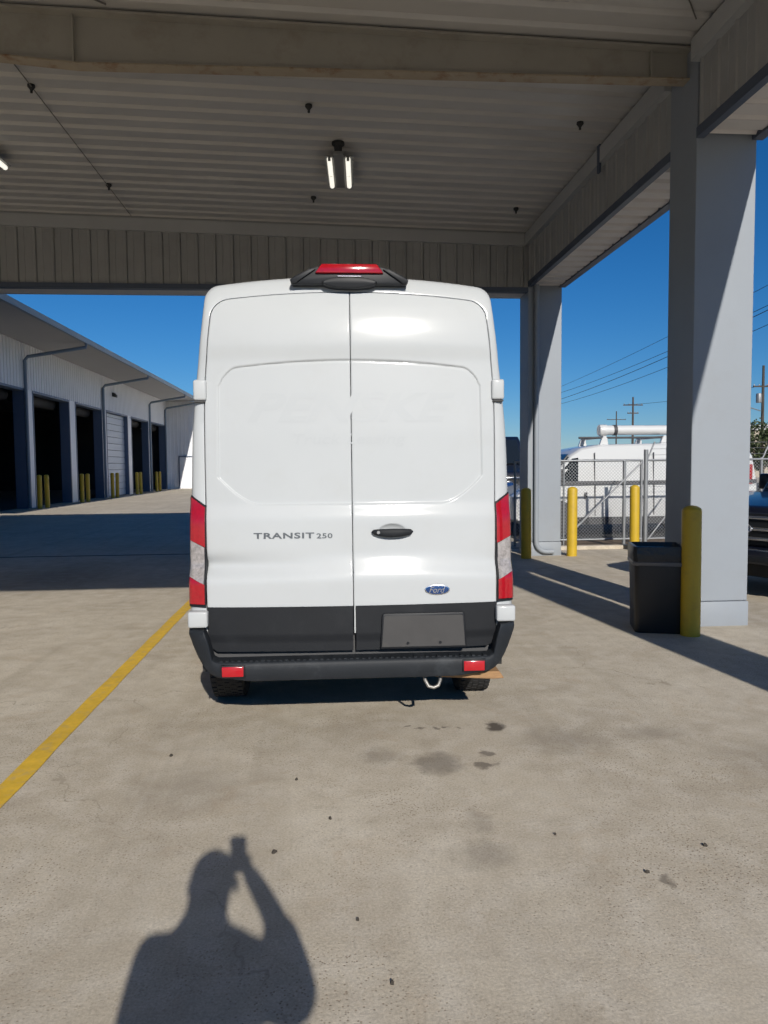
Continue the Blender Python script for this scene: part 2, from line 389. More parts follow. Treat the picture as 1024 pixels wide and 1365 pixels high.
# ceiling panels (ribbed sheets, ribs run across the lane)
PIT = 0.305
def ceiling_sheet(y0, nr):
    prof = []
    for k in range(nr):
        a = y0 + k*PIT
        prof += [(a+0.0, 0.0), (a+0.185, 0.0), (a+0.205, 0.012), (a+0.225, 0.038), (a+0.275, 0.038), (a+0.300, 0.004)]
    prof.append((y0+nr*PIT-0.003, 0.0))
    return prof
y = 1.2
while y < 13.3:
    nr = 3 if y + 3*PIT < 13.45 else max(1, int((13.45-y)/PIT))
    prof = ceiling_sheet(y, nr)
    xs = [XW, -6, -3, 0, 2, XL+0.05]
    rings = [[(x, q[0], ceil_z(x)+q[1]) for q in prof] for x in xs]
    b = MB(); b.loft(rings, cap=False, closed=False)
    cpart(b, 'ceiling_panel', 'ceiling_metal', smooth=30)
    y += nr*PIT
# unseen deck added above the ceiling to block light; parapet walls
rd = MB().box(XW-0.02, XR+0.02, 1.1, 14.0, 6.6, 6.72); cpart(rd, 'unseen_roof_block', 'roof_metal')
for a in ((XR+0.005, XR+0.045, 1.11, 13.99), (XW-0.045, XW-0.005, 1.11, 13.99)):
    cpart(MB().box(a[0], a[1], a[2], a[3], ZB+0.02, 7.3), 'parapet_wall', 'fascia_metal')
for a in ((1.10, 1.14), (13.975, 14.015)):
    cpart(MB().box(XW-0.05, XR+0.05, a[0]-0.03 if a[0] < 5 else a[0]+0.01, a[1]-0.03 if a[0] < 5 else a[1]+0.01, 4.83, 7.35), 'parapet_wall', 'fascia_metal')
# rear inner fascia (above the photographer)
cpart(MB().box(XW, XL, 1.125, 1.16, 4.87, 6.3), 'fascia_wall', 'fascia_metal')
# side beam: inner fascia panels, trims, soffit
def fascia_panel_mesh(h):
    # a ribbed panel, 0.305 wide along +u, facing -v, height h
    prof = [(0.004, 0.0), (0.10, 0.0), (0.108, 0.006), (0.118, 0.006), (0.126, 0.0), (0.25, 0.0), (0.262, -0.022), (0.290, -0.022), (0.301, 0.0)]
    back = [(0.301, 0.02), (0.004, 0.02)]
    return prof + back
fp = fascia_panel_mesh(1)
# right side panels: facing -x ; u along y
def seg_panels(ya, yb):
    y = ya; k = 0
    while y + PIT <= yb + 0.02:
        b = MB().prism([(XL+0.012+q[1], y+q[0]) for q in fp], ZB+0.075, ZM+0.01, 'z')
        cpart(b, 'fascia_panel', 'fascia_metal'); y += PIT
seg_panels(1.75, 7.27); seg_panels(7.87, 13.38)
for ya, yb in ((1.722, 7.288), (7.862, 13.398)):
    cpart(MB().box(XL-0.006, XL+0.07, ya, yb, ZB-0.03, ZB+0.07), 'bottom_trim', 'blue_trim')
    cpart(MB().box(XR-0.05, XR+0.06, ya, yb, ZB-0.035, ZB+0.015), 'edge_trim', 'blue_trim')
    # gutter-like trim under the ceiling
    cpart(MB().prism([(XL-0.075, ZM), (XL+0.04, ZM), (XL+0.04, ZT-0.02), (XL-0.055, ZT-0.02), (XL-0.075, ZT-0.05)], ya, yb, 'y'), 'eave_trim', 'trim_grey')
    y = ya + 0.01
    while y + PIT <= yb + 0.02:
        prof = [(y+0.004, 0), (y+0.20, 0), (y+0.225, 0.03), (y+0.275, 0.03), (y+0.300, 0), (y+0.300, 0.045), (y+0.004, 0.045)]
        cpart(MB().prism([(q[0], ZB+q[1]-0.012) for q in prof], XL+0.072, XR-0.052, 'x'), 'soffit_panel', 'soffit_metal'); y += PIT
cpart(MB().box(XL+0.03, XR, 1.72, 13.4, ZB+0.06, ZB+0.10), 'soffit_deck', 'roof_metal')
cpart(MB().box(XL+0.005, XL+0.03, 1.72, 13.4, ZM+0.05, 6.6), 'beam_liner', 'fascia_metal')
# strap joint on the eave trim
cpart(MB().cbox(XL-0.085, XL-0.05, 9.72, 9.80, ZM-0.12, ZT-0.01, 0.006, 1), 'trim_strap', 'blue_trim')
# far fascia: vertical ribbed panels facing the camera
x = XL - 0.075; YF = 13.43
while x - PIT > XW:
    xa = x - PIT; pm = []
    zt = ceil_z(xa+PIT/2) - 0.235
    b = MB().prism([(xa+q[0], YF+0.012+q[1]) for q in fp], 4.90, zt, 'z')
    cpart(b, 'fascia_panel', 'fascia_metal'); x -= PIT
cpart(MB().box(XW, XL, YF-0.03, YF+0.10, 4.81, 4.895), 'bottom_trim', 'blue_trim')
cpart(MB().box(XL-0.080, XL+0.020, YF-0.028, YF+0.04, 4.897, 5.64), 'corner_trim', 'fascia_metal')
cpart(MB().box(XW, XL, YF+0.10, YF+0.54, 4.83, 4.86), 'soffit_deck', 'soffit_metal')
rings = []
for xx in (XW, XL-0.076):
    z = ceil_z(xx)
    rings.append([(xx, YF-0.06, z-0.245), (xx, YF+0.05, z-0.245), (xx, YF+0.05, z-0.006), (xx, YF-0.04, z-0.006), (xx, YF-0.06, z-0.04)])
cpart(MB().loft(rings), 'eave_trim', 'trim_grey')
cpart(MB().box(XW, XL, YF+0.06, YF+0.09, 5.5, 6.6), 'beam_liner', 'fascia_metal')
# cross beam (tapered rafter) at the middle columns
def beam_bot(x):
    if x > -2.3: return 5.525 + (x+2.3)*0.0065
    return 5.525 + (x+2.3)*-0.075
bx = [XL-0.0, 2.0, 0.0, -2.3, -4.0, -6.0]
BY = 7.52
web = MB().loft([[(x, BY-0.008, beam_bot(x)), (x, BY+0.008, beam_bot(x)), (x, BY+0.008, ceil_z(x)-0.002), (x, BY-0.008, ceil_z(x)-0.002)] for x in bx])
bo = cpart(web, 'cross_beam', 'beam_paint')
fl = MB().loft([[(x, BY-0.07, beam_bot(x)-0.022), (x, BY+0.07, beam_bot(x)-0.022), (x, BY+0.07, beam_bot(x)-0.004), (x, BY-0.07, beam_bot(x)-0.004)] for x in bx])
cpart(fl, 'lower_flange', 'flange_rust', bo)
fl = MB().loft([[(x, BY-0.11, ceil_z(x)-0.05), (x, BY+0.11, ceil_z(x)-0.05), (x, BY+0.11, ceil_z(x)-0.028), (x, BY-0.11, ceil_z(x)-0.028)] for x in bx])
cpart(fl, 'upper_flange', 'beam_paint', bo)
for sx in (3.33, -2.32):
    cpart(MB().box(sx-0.008, sx+0.008, BY-0.06, BY-0.0085, beam_bot(sx)-0.003, ceil_z(sx)-0.052), 'stiffener', 'beam_paint', bo)
bo2 = cpart(MB().box(-12, -6.01, BY-0.1, BY+0.1, 5.8, 6.12), 'cross_beam', 'beam_paint')
# conduit and cables under the ceiling
cpart(MB().tube([(-3.25, 7.7, ceil_z(-3.25)-0.03), (-3.25, 13.3, ceil_z(-3.25)-0.03)], 0.007, 6), 'conduit', 'conduit')
cab = []
for k in range(9):
    t = k/8; xx = -2.62+0.65*t; cab.append((xx, 6.5+0.85*t, ceil_z(xx)-0.015-0.05*math.sin(math.pi*t)))
cpart(MB().tube(cab, 0.009, 6), 'cable', 'conduit')
cpart(MB().tube([(3.05, 6.35, ceil_z(3)-0.012), (3.55, 7.0, ceil_z(3.5)-0.012)], 0.007, 6), 'cable', 'conduit')

# sprinklers
def sprinkler(x, y, label):
    z = ceil_z(x)
    o = tag(empty('sprinkler', (x, y, z)), label, 'sprinkler', 'sprinkler heads under the canopy ceiling'); o.scale = (0.75, 0.75, 0.75)
    MB().lathe([(0.055, 0.0), (0.058, -0.03), (0.03, -0.065), (0.018, -0.085)], 14).obj('escutcheon', 'sprinkler_dark', o, 40)
    MB().lathe([(0.016, -0.085), (0.02, -0.095), (0.02, -0.118), (0.012, -0.122)], 14).obj('deflector', 'sprinkler_dark', o, 40)
for x, y, lab in ((-3.26, 8.98, 'dark sprinkler head at far left of ceiling, just past cross beam'), (-3.24, 11.94, 'dark sprinkler head at left of ceiling, near far fascia'),
                  (-0.13, 9.1, 'dark sprinkler head above van between cross beam and lit lamp'), (-0.12, 12.1, 'dark sprinkler head above van roof, past the lit lamp'),
                  (3.19, 9.17, 'dark sprinkler head near right beam, closer to cross beam'), (3.18, 12.2, 'dark sprinkler head near right beam, closer to far fascia')):
    sprinkler(x, y, lab)
# twin tube lamps
def lamp(x, y, rz, label):
    z = ceil_z(x)
    o = tag(empty('ceiling_lamp', (x, y, z), rz), label, 'lamp', 'twin tube lamps under the canopy')
    MB().lathe([(0.085, 0), (0.085, -0.03), (0.055, -0.05), (0.05, -0.12)], 16, (0, -0.28, 0)).obj('junction_box', 'sprinkler_dark', o, 40)
    MB().cbox(-0.07, 0.07, -0.32, 0.86, -0.17, -0.12, 0.012).obj('tray', 'fixture_grey', o, 40)
    for s in (-1, 1):
        MB().prism([(s*0.075, -0.135), (s*0.19, -0.125), (s*0.19, -0.118), (s*0.075, -0.12)], -0.16, 0.86, 'y').obj('reflector', 'fixture_grey', o)
        MB().tube([(s*0.125, -0.13, -0.155), (s*0.125, 0.38, -0.155)], 0.033, 12).obj('tube', 'tube_light', o, 60)
        MB().tube([(s*0.125, 0.41, -0.155), (s*0.125, 0.83, -0.155)], 0.033, 12).obj('tube', 'tube_light', o, 60)
        for yy in (-0.15, 0.385, 0.83):
            MB().box(s*0.125-0.018, s*0.125+0.018, yy, yy+0.022, -0.18, -0.125).obj('lamp_holder', 'fixture_grey', o)
lamp(0.25, 10.36, R(-3), 'lit twin tube lamp on ceiling above the white van')
lamp(-4.58, 10.25, R(-3), 'lit twin tube lamp at left edge of the ceiling')

# ------------------------------------------------------------------ left building
XB = -12.77
bld = tag(empty('service_building', (XB, 33.5, 0)), 'long pale metal service building with dark open bays and blue gutter', 'building')
def bpart(mb, name, m, parent=None, smooth=None):
    o = mb.obj(name, m, parent or bld, smooth)
    if parent is None: o.location = (-XB, -33.5, 0)
    return o
PIERS = [16.6, 22.2, 27.8, 33.47, 39.07, 44.5, 50.13, 55.77, 61.4]
WT, DT, TH = 7.08, 5.14, 0.42
def ribbed(mb, ya, yb, z0, z1, face=0.0):
    prof = []; y = ya
    while y < yb - 0.02:
        w = min(0.305, yb - y)
        prof += [(XB+face, y), (XB+face, y+w*0.80), (XB+face+0.03, y+w*0.86), (XB+face+0.03, y+w*0.95)]
        y += w
    prof += [(XB+face, yb), (XB-TH, yb), (XB-TH, ya)]
    return mb.prism(prof, z0, z1, 'z')
bpart(ribbed(MB(), PIERS[0]-0.4, PIERS[-1]+0.2, DT, WT), 'header_wall', 'wall_metal')
for i, yp in enumerate(PIERS):
    b = MB().box(XB-TH, XB+0.012, yp-0.42, yp+0.42, 0, DT-0.002); bpart(b, 'pier', 'wall_metal')
for i in range(len(PIERS)-1):
    ya, yb = PIERS[i]+0.42, PIERS[i+1]-0.42
    j = MB().box(XB-TH-0.02, XB+0.03, yb-0.10, yb-0.003, 0, DT-0.1); bpart(j, 'door_jamb', 'jamb_blue')
    j = MB().box(XB-TH-0.02, XB+0.03, ya+0.003, ya+0.10, 0, DT-0.1); bpart(j, 'door_jamb', 'jamb_blue')
    bpart(MB().box(XB-TH-0.02, XB+0.032, ya+0.003, yb-0.003, DT-0.1, DT-0.004), 'door_head', 'jamb_blue')
    z0 = 0.02 if i == 5 else DT - 0.55
    # roll up door: closed in one bay, rolled up in the rest
    if i == 5:
        k = 0; z = 0.02
        while z < DT - 0.12:
            zz = min(z+0.40, DT-0.11)
            s_ = MB().prism([(XB-0.26, z+0.004), (XB-0.215, z+0.015), (XB-0.21, (z+zz)/2), (XB-0.215, zz-0.015), (XB-0.26, zz-0.004)], ya+0.1, yb-0.1, 'y')
            bpart(s_, 'door_slat', 'door_roll'); z += 0.40
    else:
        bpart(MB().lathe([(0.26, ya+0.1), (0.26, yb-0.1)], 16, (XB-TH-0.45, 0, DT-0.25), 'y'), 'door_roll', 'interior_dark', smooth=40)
# end wall facing the camera at the far end
ew = MB(); prof = []; x = XB
while x < 6.0:
    prof += [(x, 61.62), (x+0.24, 61.62), (x+0.26, 61.59), (x+0.29, 61.59)]; x += 0.305
prof += [(x, 61.62), (x, 62.0), (XB, 62.0)]
bpart(ew.prism(prof, 0, WT, 'z'), 'end_wall', 'wall_metal')
dr = bpart(MB().cbox(-11.75, -10.7, 61.52, 61.58, 0.02, 2.55, 0.01), 'side_door', 'wall_metal')
for a in ((-11.83, -11.755), (-10.695, -10.62)):
    bpart(MB().box(a[0], a[1], 61.48, 61.57, 0, 2.6), 'door_frame', 'jamb_blue', dr)
bpart(MB().box(-11.83, -10.62, 61.48, 61.57, 2.602, 2.67), 'door_frame', 'jamb_blue', dr)
# interior shell
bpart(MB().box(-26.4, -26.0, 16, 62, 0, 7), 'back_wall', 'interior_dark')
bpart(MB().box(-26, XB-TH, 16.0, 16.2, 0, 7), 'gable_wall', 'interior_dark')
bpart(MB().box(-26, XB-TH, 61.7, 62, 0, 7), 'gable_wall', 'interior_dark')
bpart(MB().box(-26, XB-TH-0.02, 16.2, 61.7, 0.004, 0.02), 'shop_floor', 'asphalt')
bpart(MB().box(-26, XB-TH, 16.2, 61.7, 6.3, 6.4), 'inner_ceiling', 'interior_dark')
# roof and eave
XE, ZE = -10.2, 7.16
rf = bpart(MB().prism([(XE, ZE), (XE, ZE+0.06), (-22, 8.9), (-26.5, 8.3), (-26.5, 8.1), (XB-0.2, WT+0.06), (XB+0.04, WT)], 15.5, 62.2, 'y'), 'roof', 'eave_soffit')
bpart(MB().prism([(XE-0.02, ZE-0.10), (XE+0.12, ZE-0.10), (XE+0.16, ZE+0.10), (XE-0.02, ZE+0.10)], 15.5, 62.2, 'y'), 'gutter', 'gutter', rf)
for yp in (33.0, 44.2, 55.6, 60.9):
    p = [(XE+0.05, yp+0.15, ZE-0.1), (XE+0.04, yp+0.15, ZE-0.26), (XB+0.22, yp, WT-0.60), (XB+0.10, yp, WT-0.76), (XB+0.10, yp, 0.02)]
    bpart(MB().tube(p, 0.075, 8), 'downpipe', 'gutter', smooth=50)
wl = bpart(MB().prism([(XB+0.02, 6.05), (XB+0.24, 6.0), (XB+0.24, 6.15), (XB+0.1, 6.28), (XB+0.02, 6.28)], 46.3, 46.62, 'y'), 'wall_light', 'sprinkler_dark')
for yb in (29.6, 35.0):
    bpart(MB().cbox(XB-1.5, XB-1.2, yb, yb+0.1, DT-0.2, DT-0.15, 0.01), 'bay_lamp', 'tube_light')

# ------------------------------------------------------------------ bollards
def bollard_mesh(h, r, n=24):
    prof = [(r, -0.02), (r, h-0.05)]
    for k in range(1, 7):
        a = k/6*math.pi/2; prof.append((max(r*math.cos(a), 0.004), h-0.05+0.055*math.sin(a)))
    return MB().lathe(prof, n).mesh('bollard', 'yellow_paint', 40)
BM1 = bollard_mesh(1.27, 0.092); BM2 = bollard_mesh(1.45, 0.10, 16)
def bollard(me, x, y, label, grp='yellow bollards under the canopy'):
    o = link('bollard', me); o.location = (x, y, 0); o.rotation_euler = (R(random.uniform(-.6, .6)), R(random.uniform(-.6, .6)), random.random()*6)
    tag(o, label, 'bollard', grp)
bollard(BM1, 3.55, 6.92, 'yellow steel bollard right beside the black trash can')
bollard(BM1, 4.52, 13.28, 'sunlit yellow bollard just right of the far column with downpipe')
bollard(BM1, 6.02, 14.0, 'yellow bollard behind the trash can in front of the chain link gate')
bollard(BM1, 3.60, 13.05, 'yellow bollard left of the far column, half hidden by the van')
names_ = ['nearest bay pier at left', 'second bay pier', 'third pier beside the closed roll door', 'fourth bay pier', 'last bay pier at the far end']
for i, yp in enumerate((33.47, 39.07, 44.5, 50.13, 55.77)):
    bollard(BM2, XB+0.55, yp-0.6, 'left yellow bollard of the pair at the ' + names_[i], 'bollard pairs along the service building')
    bollard(BM2, XB+0.62, yp+0.1, 'right yellow bollard of the pair at the ' + names_[i], 'bollard pairs along the service building')

# ------------------------------------------------------------------ white van
def lerp(tab, z):
    if z <= tab[0][0]: return tab[0][1]
    for (a, va), (b, vb) in zip(tab, tab[1:]):
        if z <= b: return va + (vb-va)*(z-a)/(b-a)
    return tab[-1][1]
def smooth_tab(tab, z0, z1, w, n=1000):
    xs = [z0+(z1-z0)*i/n for i in range(n+1)]; raw = [lerp(tab, x) for x in xs]
    k = max(1, int(w/((z1-z0)/n)/2)); out = raw
    for _ in range(2):
        pre = [0]
        for v in out: pre.append(pre[-1]+v)
        out = [(pre[min(n+1, i+k+1)]-pre[max(0, i-k)])/(min(n+1, i+k+1)-max(0, i-k)) for i in range(n+1)]
    return lambda z: (lambda t: out[int(t)] + (out[min(n, int(t)+1)]-out[int(t)])*(t-int(t)))(max(0, min(n-1e-6, (z-z0)/(z1-z0)*n)))
rear_prof = smooth_tab([(0.2, 0.0), (0.83, 0.0), (0.985, 0.003), (1.005, 0.006), (1.13, 0.046), (1.15, 0.049), (1.36, 0.060), (1.38, 0.064), (1.446, 0.085), (1.46, 0.087),
                        (1.9, 0.106), (2.30, 0.136), (2.345, 0.139), (2.36, 0.137), (2.43, 0.130), (2.46, 0.132), (2.52, 0.138), (2.60, 0.151), (2.68, 0.168), (2.76, 0.192), (2.95, 0.28)], 0.2, 2.95, 0.042, 1400)
def smst(d, a, b):
    t = max(0.0, min(1.0, (d-a)/(b-a))); return t*t*(3-2*t)
def rear_y(x, z, panel=True):
    ax = abs(x)
    y = rear_prof(z) + 0.044*(ax/0.9)**2 + 0.012*max(0, (ax-0.6)/0.4)**3
    if panel and 1.40 < z < 2.36 and ax < 0.85:
        zt = 2.337 - 0.055*(ax/0.8)**2 - (0.10*((ax-0.70)/0.12)**2 if ax > 0.70 else 0)
        zb = 1.446 + (0.17*((ax-0.56)/0.26)**1.7 if ax > 0.56 else 0)
        d = min(zt - z, z - zb, 0.822 + 0.01*(1.9-z) - ax)
        y += 0.009*smst(d, -0.003, 0.010)
        if z > 2.0: y += 0.010*math.exp(-((zt-z)/0.0055)**2)*(1 if ax < 0.80 else 0)
    if 0.9 < z < 1.25: y += 0.045*(x-0.22)**2*math.exp(-((z-1.075)/0.055)**2)
    # handle bowl
    q = ((x-0.245)/0.085)**2 + ((z-1.277)/0.048)**2
    if q < 1: y += 0.030*(1-q)**0.8
    return y
xe_tab = [(0.5, 0.893), (0.86, 0.900), (1.6, 0.908), (2.1, 0.908), (2.25, 0.900), (2.5, 0.878), (2.80, 0.843)]
xe_f = smooth_tab(xe_tab, 0.5, 2.85, 0.2, 500)
W_tab = [(0.3, 0.97), (0.5, 1.0), (0.7, 1.010), (0.9, 1.010), (1.5, 1.003), (1.9, 0.992), (2.1, 0.975), (2.3, 0.953), (2.6, 0.920), (2.9, 0.893)]
W_f = smooth_tab(W_tab, 0.3, 2.95, 0.2, 500)
def dtop(u):
    u = abs(u); c = 0.095*(1-math.sqrt(max(0, 1-((u-0.885)/0.115)**2))) if u > 0.885 else 0
    return 2.768 - 0.055*u*u - c
def btop(u):
    c = 0.075*(1-math.sqrt(max(0, 1-((u-0.92)/0.08)**2))) if u > 0.92 else 0
    return 2.887 - 0.068*u*u - c

van = tag(empty('cargo_van', (0.165, 4.5, 0), R(-1.0)), 'white high roof cargo van seen from behind under the canopy', 'van')
VB = 'van_paint'
# --- doors
def door(s):
    NU, NV = 170, 400; zb = 0.829; g0 = 0.0024
    vs = []; ix = {}
    us = [i/NU for i in range(NU+1)]; vv = [j/NV for j in range(NV+1)]
    for j in range(-1, NV+2):
        for i in range(-1, NU+2):
            ii = min(max(i, 0), NU); jj = min(max(j, 0), NV)
            u = us[ii]; z = zb + vv[jj]*(dtop(u)-0.004-zb); x = g0 + u*(xe_f(z)-0.005-g0)
            y = rear_y(s*x, z) - 0.001
            edge = min(ii, NU-ii, NV-jj)
            if edge == 0: y += 0.004
            if ii != i or jj != j: y += 0.035
            vs.append((s*x, y, z))
    w = NU+3; fs = []
    for j in range(NV+2):
        for i in range(w-1):
            fs.append((j*w+i, j*w+i+1, (j+1)*w+i+1, (j+1)*w+i))
    b = MB(); b.v = vs; b.f = fs
    return b.obj('rear_door', VB, van, 50)
dL = door(-1); dR = door(1)
# black lower trim of each door
def lower_trim(s, x0, parent):
    NU, NV = 24, 12; rings = []
    for j in range(-1, NV+2):
        jj = min(max(j, 0), NV); z = 0.553 + jj/NV*(0.827-0.553); row = []
        for i in range(-1, NU+2):
            ii = min(max(i, 0), NU); u = ii/NU; x = x0 + u*(xe_f(z)-0.008-x0)
            c = 0.05*max(0, 1-(z-0.553)/0.05)**2 if u > 0.9 else 0
            x -= c*(u-0.9)/0.1
            y = rear_y(s*x, z, False) - 0.008 + (0.010 if z < 0.64 else 0.0)*smst(0.66-z, 0, 0.03)
            if ii != i or jj != j: y += 0.045
            row.append((s*x, y, z))
        rings.append(row)
    return MB().loft(rings, cap=False, closed=False).obj('lower_trim', 'black_plastic', parent, 35)
lower_trim(-1, 0.004, dL); lower_trim(1, 0.014, dR)
MB().box(0.0035, 0.0115, 0.004, 0.03, 0.66, 0.8285).obj('edge_strip', VB, dR)
# --- body shell
def D_loop():
    pts = []; zt1 = dtop(1.0)
    for i in range(26): z = 0.56+(zt1-0.56)*i/26; pts.append((xe_f(z), z))
    for i in range(24):
        u = 1-(i/24)**1.6; z = dtop(u); pts.append((u*xe_f(z), z))
    pts.append((0, dtop(0))); return pts
def B_loop():
    pts = []; zt1 = btop(1.0)
    for i in range(26): z = 0.66+(zt1-0.66)*i/26; pts.append((W_f(z), z))
    for i in range(24):
        u = 1-(i/24)**1.6; z = btop(u); pts.append((u*W_f(z), z))
    pts.append((0, btop(0))); return pts
def full(h): return [(x, z) for x, z in h] + [(-x, z) for x, z in h[-2::-1]]
DL, BL = full(D_loop()), full(B_loop())
mixp = lambda t: [(a[0]+(b[0]-a[0])*t, a[1]+(b[1]-a[1])*t) for a, b in zip(DL, BL)]
rings = []
rings.append([(x, rear_y(x, z, False)+0.06, z) for x, z in DL])
rings.append([(x, rear_y(x, z, False)+0.003, z) for x, z in DL])
for t, dy in ((0.06, 0.0), (0.45, 0.002), (0.70, 0.007), (0.86, 0.018), (0.96, 0.040), (1.0, 0.075)):
    rings.append([(x, rear_y(x, z, False)+dy, z) for x, z in mixp(t)])
def station(y, kx, ztop, dz=0.0):
    out = []
    for x, z in BL:
        k = (ztop-0.66)/(2.887-0.66); zz = 0.66+(z-0.66)*k
        out.append((x*kx, y, zz+dz))
    return out
for y, kx, zt in ((0.40, 1.004, 2.890), (0.9, 1.012, 2.895), (2.0, 1.018, 2.90), (3.4, 1.018, 2.89), (4.1, 1.012, 2.80), (4.5, 1.0, 2.58), (4.9, 0.985, 2.10), (5.2, 0.97, 1.62), (5.35, 0.96, 1.36), (5.75, 0.93, 1.22), (5.95, 0.86, 0.98), (6.02, 0.8, 0.8)):
    rings.append(station(y, kx, zt))
MB().loft(rings, cap=False, closed=False).obj('body', VB, van, 40)
# dark seals behind the door gaps
gr = []
for j in range(25):
    z = 0.50 + j/24*(2.76-0.50); row = []
    for i in range(17):
        x = (-1+i/8)*min(xe_f(z)+0.01, 0.93); row.append((x, rear_y(x, min(z, 2.74), False)+0.052, min(z, dtop(abs(-1+i/8)*0.95)+0.02)))
    gr.append(row)
MB().loft(gr, cap=False, closed=False).obj('door_seal', 'gap_dark', van)
MB().box(-0.93, 0.93, 0.05, 5.9, 0.43, 0.50).obj('floor_pan', 'underbody', van)
for s in (-1, 1):
    for ya, yb in ((1.46, 4.26),):
        MB().cbox(min(s*0.90, s*1.012), max(s*0.90, s*1.012), ya, yb, 0.45, 0.68, 0.02).obj('side_sill', VB, van, 40)
# --- hinges
for s in (-1, 1):
    yy = rear_y(0.9, 2.15, False)
    h = MB().cbox(s*0.888 if s > 0 else -0.968, 0.968 if s > 0 else -0.888, yy-0.028, yy+0.06, 2.095, 2.222, 0.014, 3).obj('hinge', VB, van, 40)
    MB().cbox(s*0.93-0.034, s*0.93+0.034, yy-0.024, yy+0.03, 2.083, 2.093, 0.003, 1).obj('hinge_strip', 'gap_dark', h)  # thin dark strip along the lower edge of the hinge
    h = MB().cbox(min(s*0.885, s*1.004), max(s*0.885, s*1.004), -0.012, 0.06, 0.712, 0.812, 0.014, 3).obj('hinge', VB, van, 40)
# --- tail lights
def lamp_piece(s, z0i, z1i, z0o, z1o, off, inset=0.0, n=12):
    # patch wrapping the corner from x=0.905 (inner) to the body side; z bounds inner / outer edge
    rings = []
    for j in range(-1, n+2):
        t = min(max(j, 0), n)/n; row = []
        for i in range(-1, 10):
            ii = min(max(i, 0), 8); k = ii/8
            zi0 = z0i+(z0o-z0i)*min(1, k*1.35); zi1 = z1i+(z1o-z1i)*min(1, k*1.35); z = zi0+(zi1-zi0)*t
            xi = 0.907+inset; wmax = W_f(z)+0.004
            a = k*math.pi/2
            if k < 0.6: x = xi + (wmax-0.03-xi)*k/0.6; y = rear_y(x, z, False)-off+0.012*(k/0.6)**2
            else:
                q = (k-0.6)/0.4*math.pi/2; x = wmax-0.03+0.03*math.sin(q); y = rear_y(0.97, z, False)-off+0.012+0.06*(1-math.cos(q))
            if ii != i or min(max(j, 0), n) != j: y += 0.04; x -= 0.004
            row.append((s*x, y, z))
        rings.append(row)
    return MB().loft(rings, cap=False, closed=False)
for s in (-1, 1):
    hs = lamp_piece(s, 0.828, 1.447, 0.832, 1.510, 0.010, -0.006).obj('taillight', 'trim_black', van, 50)
    lamp_piece(s, 1.195, 1.438, 1.236, 1.500, 0.024, -0.001).obj('lens', 'lens_red', hs, 50)
    lamp_piece(s, 0.972, 1.193, 1.015, 1.234, 0.021, 0.004).obj('clear_lens', 'lens_clear', hs, 50)
    lamp_piece(s, 0.850, 0.970, 0.850, 1.013, 0.024, -0.001).obj('lens', 'lens_red', hs, 50)
# --- high mounted brake lamp
bh = MB().prism([(-0.352, 2.802), (-0.365, 2.825), (-0.345, 2.85), (-0.245, 2.900), (-0.20, 2.912), (0.20, 2.912), (0.245, 2.900), (0.345, 2.85), (0.365, 2.825), (0.352, 2.802)], 0.155, 0.36, 'y', 0.008, 2).obj('brake_lamp', 'trim_black', van, 40)
MB().prism([(-0.212, 2.868), (-0.17, 2.924), (0.17, 2.924), (0.212, 2.868)], 0.135, 0.30, 'y', 0.008, 2).obj('lens', 'lens_red', bh, 40)
MB().prism([(0.17*math.cos(a), 2.812+0.036*math.sin(a)) for a in [2*math.pi*k/24 for k in range(24)]], 0.135, 0.25, 'y', 0.01, 2).obj('camera_housing', 'trim_black', bh, 40)
MB().cbox(-0.075, 0.075, 0.128, 0.16, 2.843, 2.852, 0.003, 1).obj('light_strip', 'chrome', bh)
for s in (-1, 1):
    MB().prism([(s*0.36, 2.808), (s*0.365, 2.83), (s*0.25, 2.893), (s*0.205, 2.893), (s*0.33, 2.808)], 0.140, 0.20, 'y', 0.006, 2).obj('wing', 'trim_black', bh, 40)
# --- handle
hx = 0.245
rg = []
for k in range(21):
    t = k/20; x = hx-0.127+0.254*t
    e = 1-abs(2*t-1)**3.2
    hz = 0.013+0.014*math.sin(math.pi*min(1, max(0, t)))**0.7
    if k in (0, 20): hz *= 0.35
    zc = 1.277-0.006*math.sin(math.pi*t); yo = 0.047-0.012-0.022*e
    rg.append([(x, yo+0.012*math.cos(a)+0.006, zc+hz*math.sin(a)) for a in [2*math.pi*q/12 for q in range(12)]])
hd = MB().loft(rg).obj('door_handle', 'black_plastic', dR, 60)
MB().lathe([(0.010, 0.0), (0.010, 0.012)], 16, (hx-0.088, 0.008, 1.276), 'y').obj('keyhole', 'chrome', dR, 40)
# --- lettering and badge (follow the door surface)
def lettering(body, x0, z0, w, h, m, name, parent, off=0.0035, shear=0.0, bold=0.0, spacing=1.0, thick=0.0025):
    t = text_mb(body, w, h, shear, bold, spacing=spacing); b = MB()
    b.v = [(x0+q[0], rear_y(x0+q[0], z0+q[1])-off, z0+q[1]) for q in t.flat]
    b.f = t.polys
    o = b.obj(name, m, parent); return o
lettering('TRANSIT', -0.608, 1.242, 0.372, 0.037, 'badge_grey', 'lettering', dL, bold=0.028, spacing=1.12)
lettering('250', -0.222, 1.241, 0.098, 0.032, 'badge_grey', 'lettering', dL, bold=0.02, spacing=1.08)
zc, xc = 0.917, 0.517
def oval(rx, rz, y0, y1, m, name, n=40, bev=0.003):
    return MB().prism([(xc+rx*math.cos(2*math.pi*k/n), zc+rz*math.sin(2*math.pi*k/n)) for k in range(n)], y0, y1, 'y', bev, 2).obj(name, m, dR, 40)
yb_ = rear_y(xc, zc)
oval(0.078, 0.032, yb_-0.010, yb_+0.01, 'chrome', 'badge'); oval(0.072, 0.027, yb_-0.012, yb_, 'badge_blue', 'badge_face', bev=0.0015)
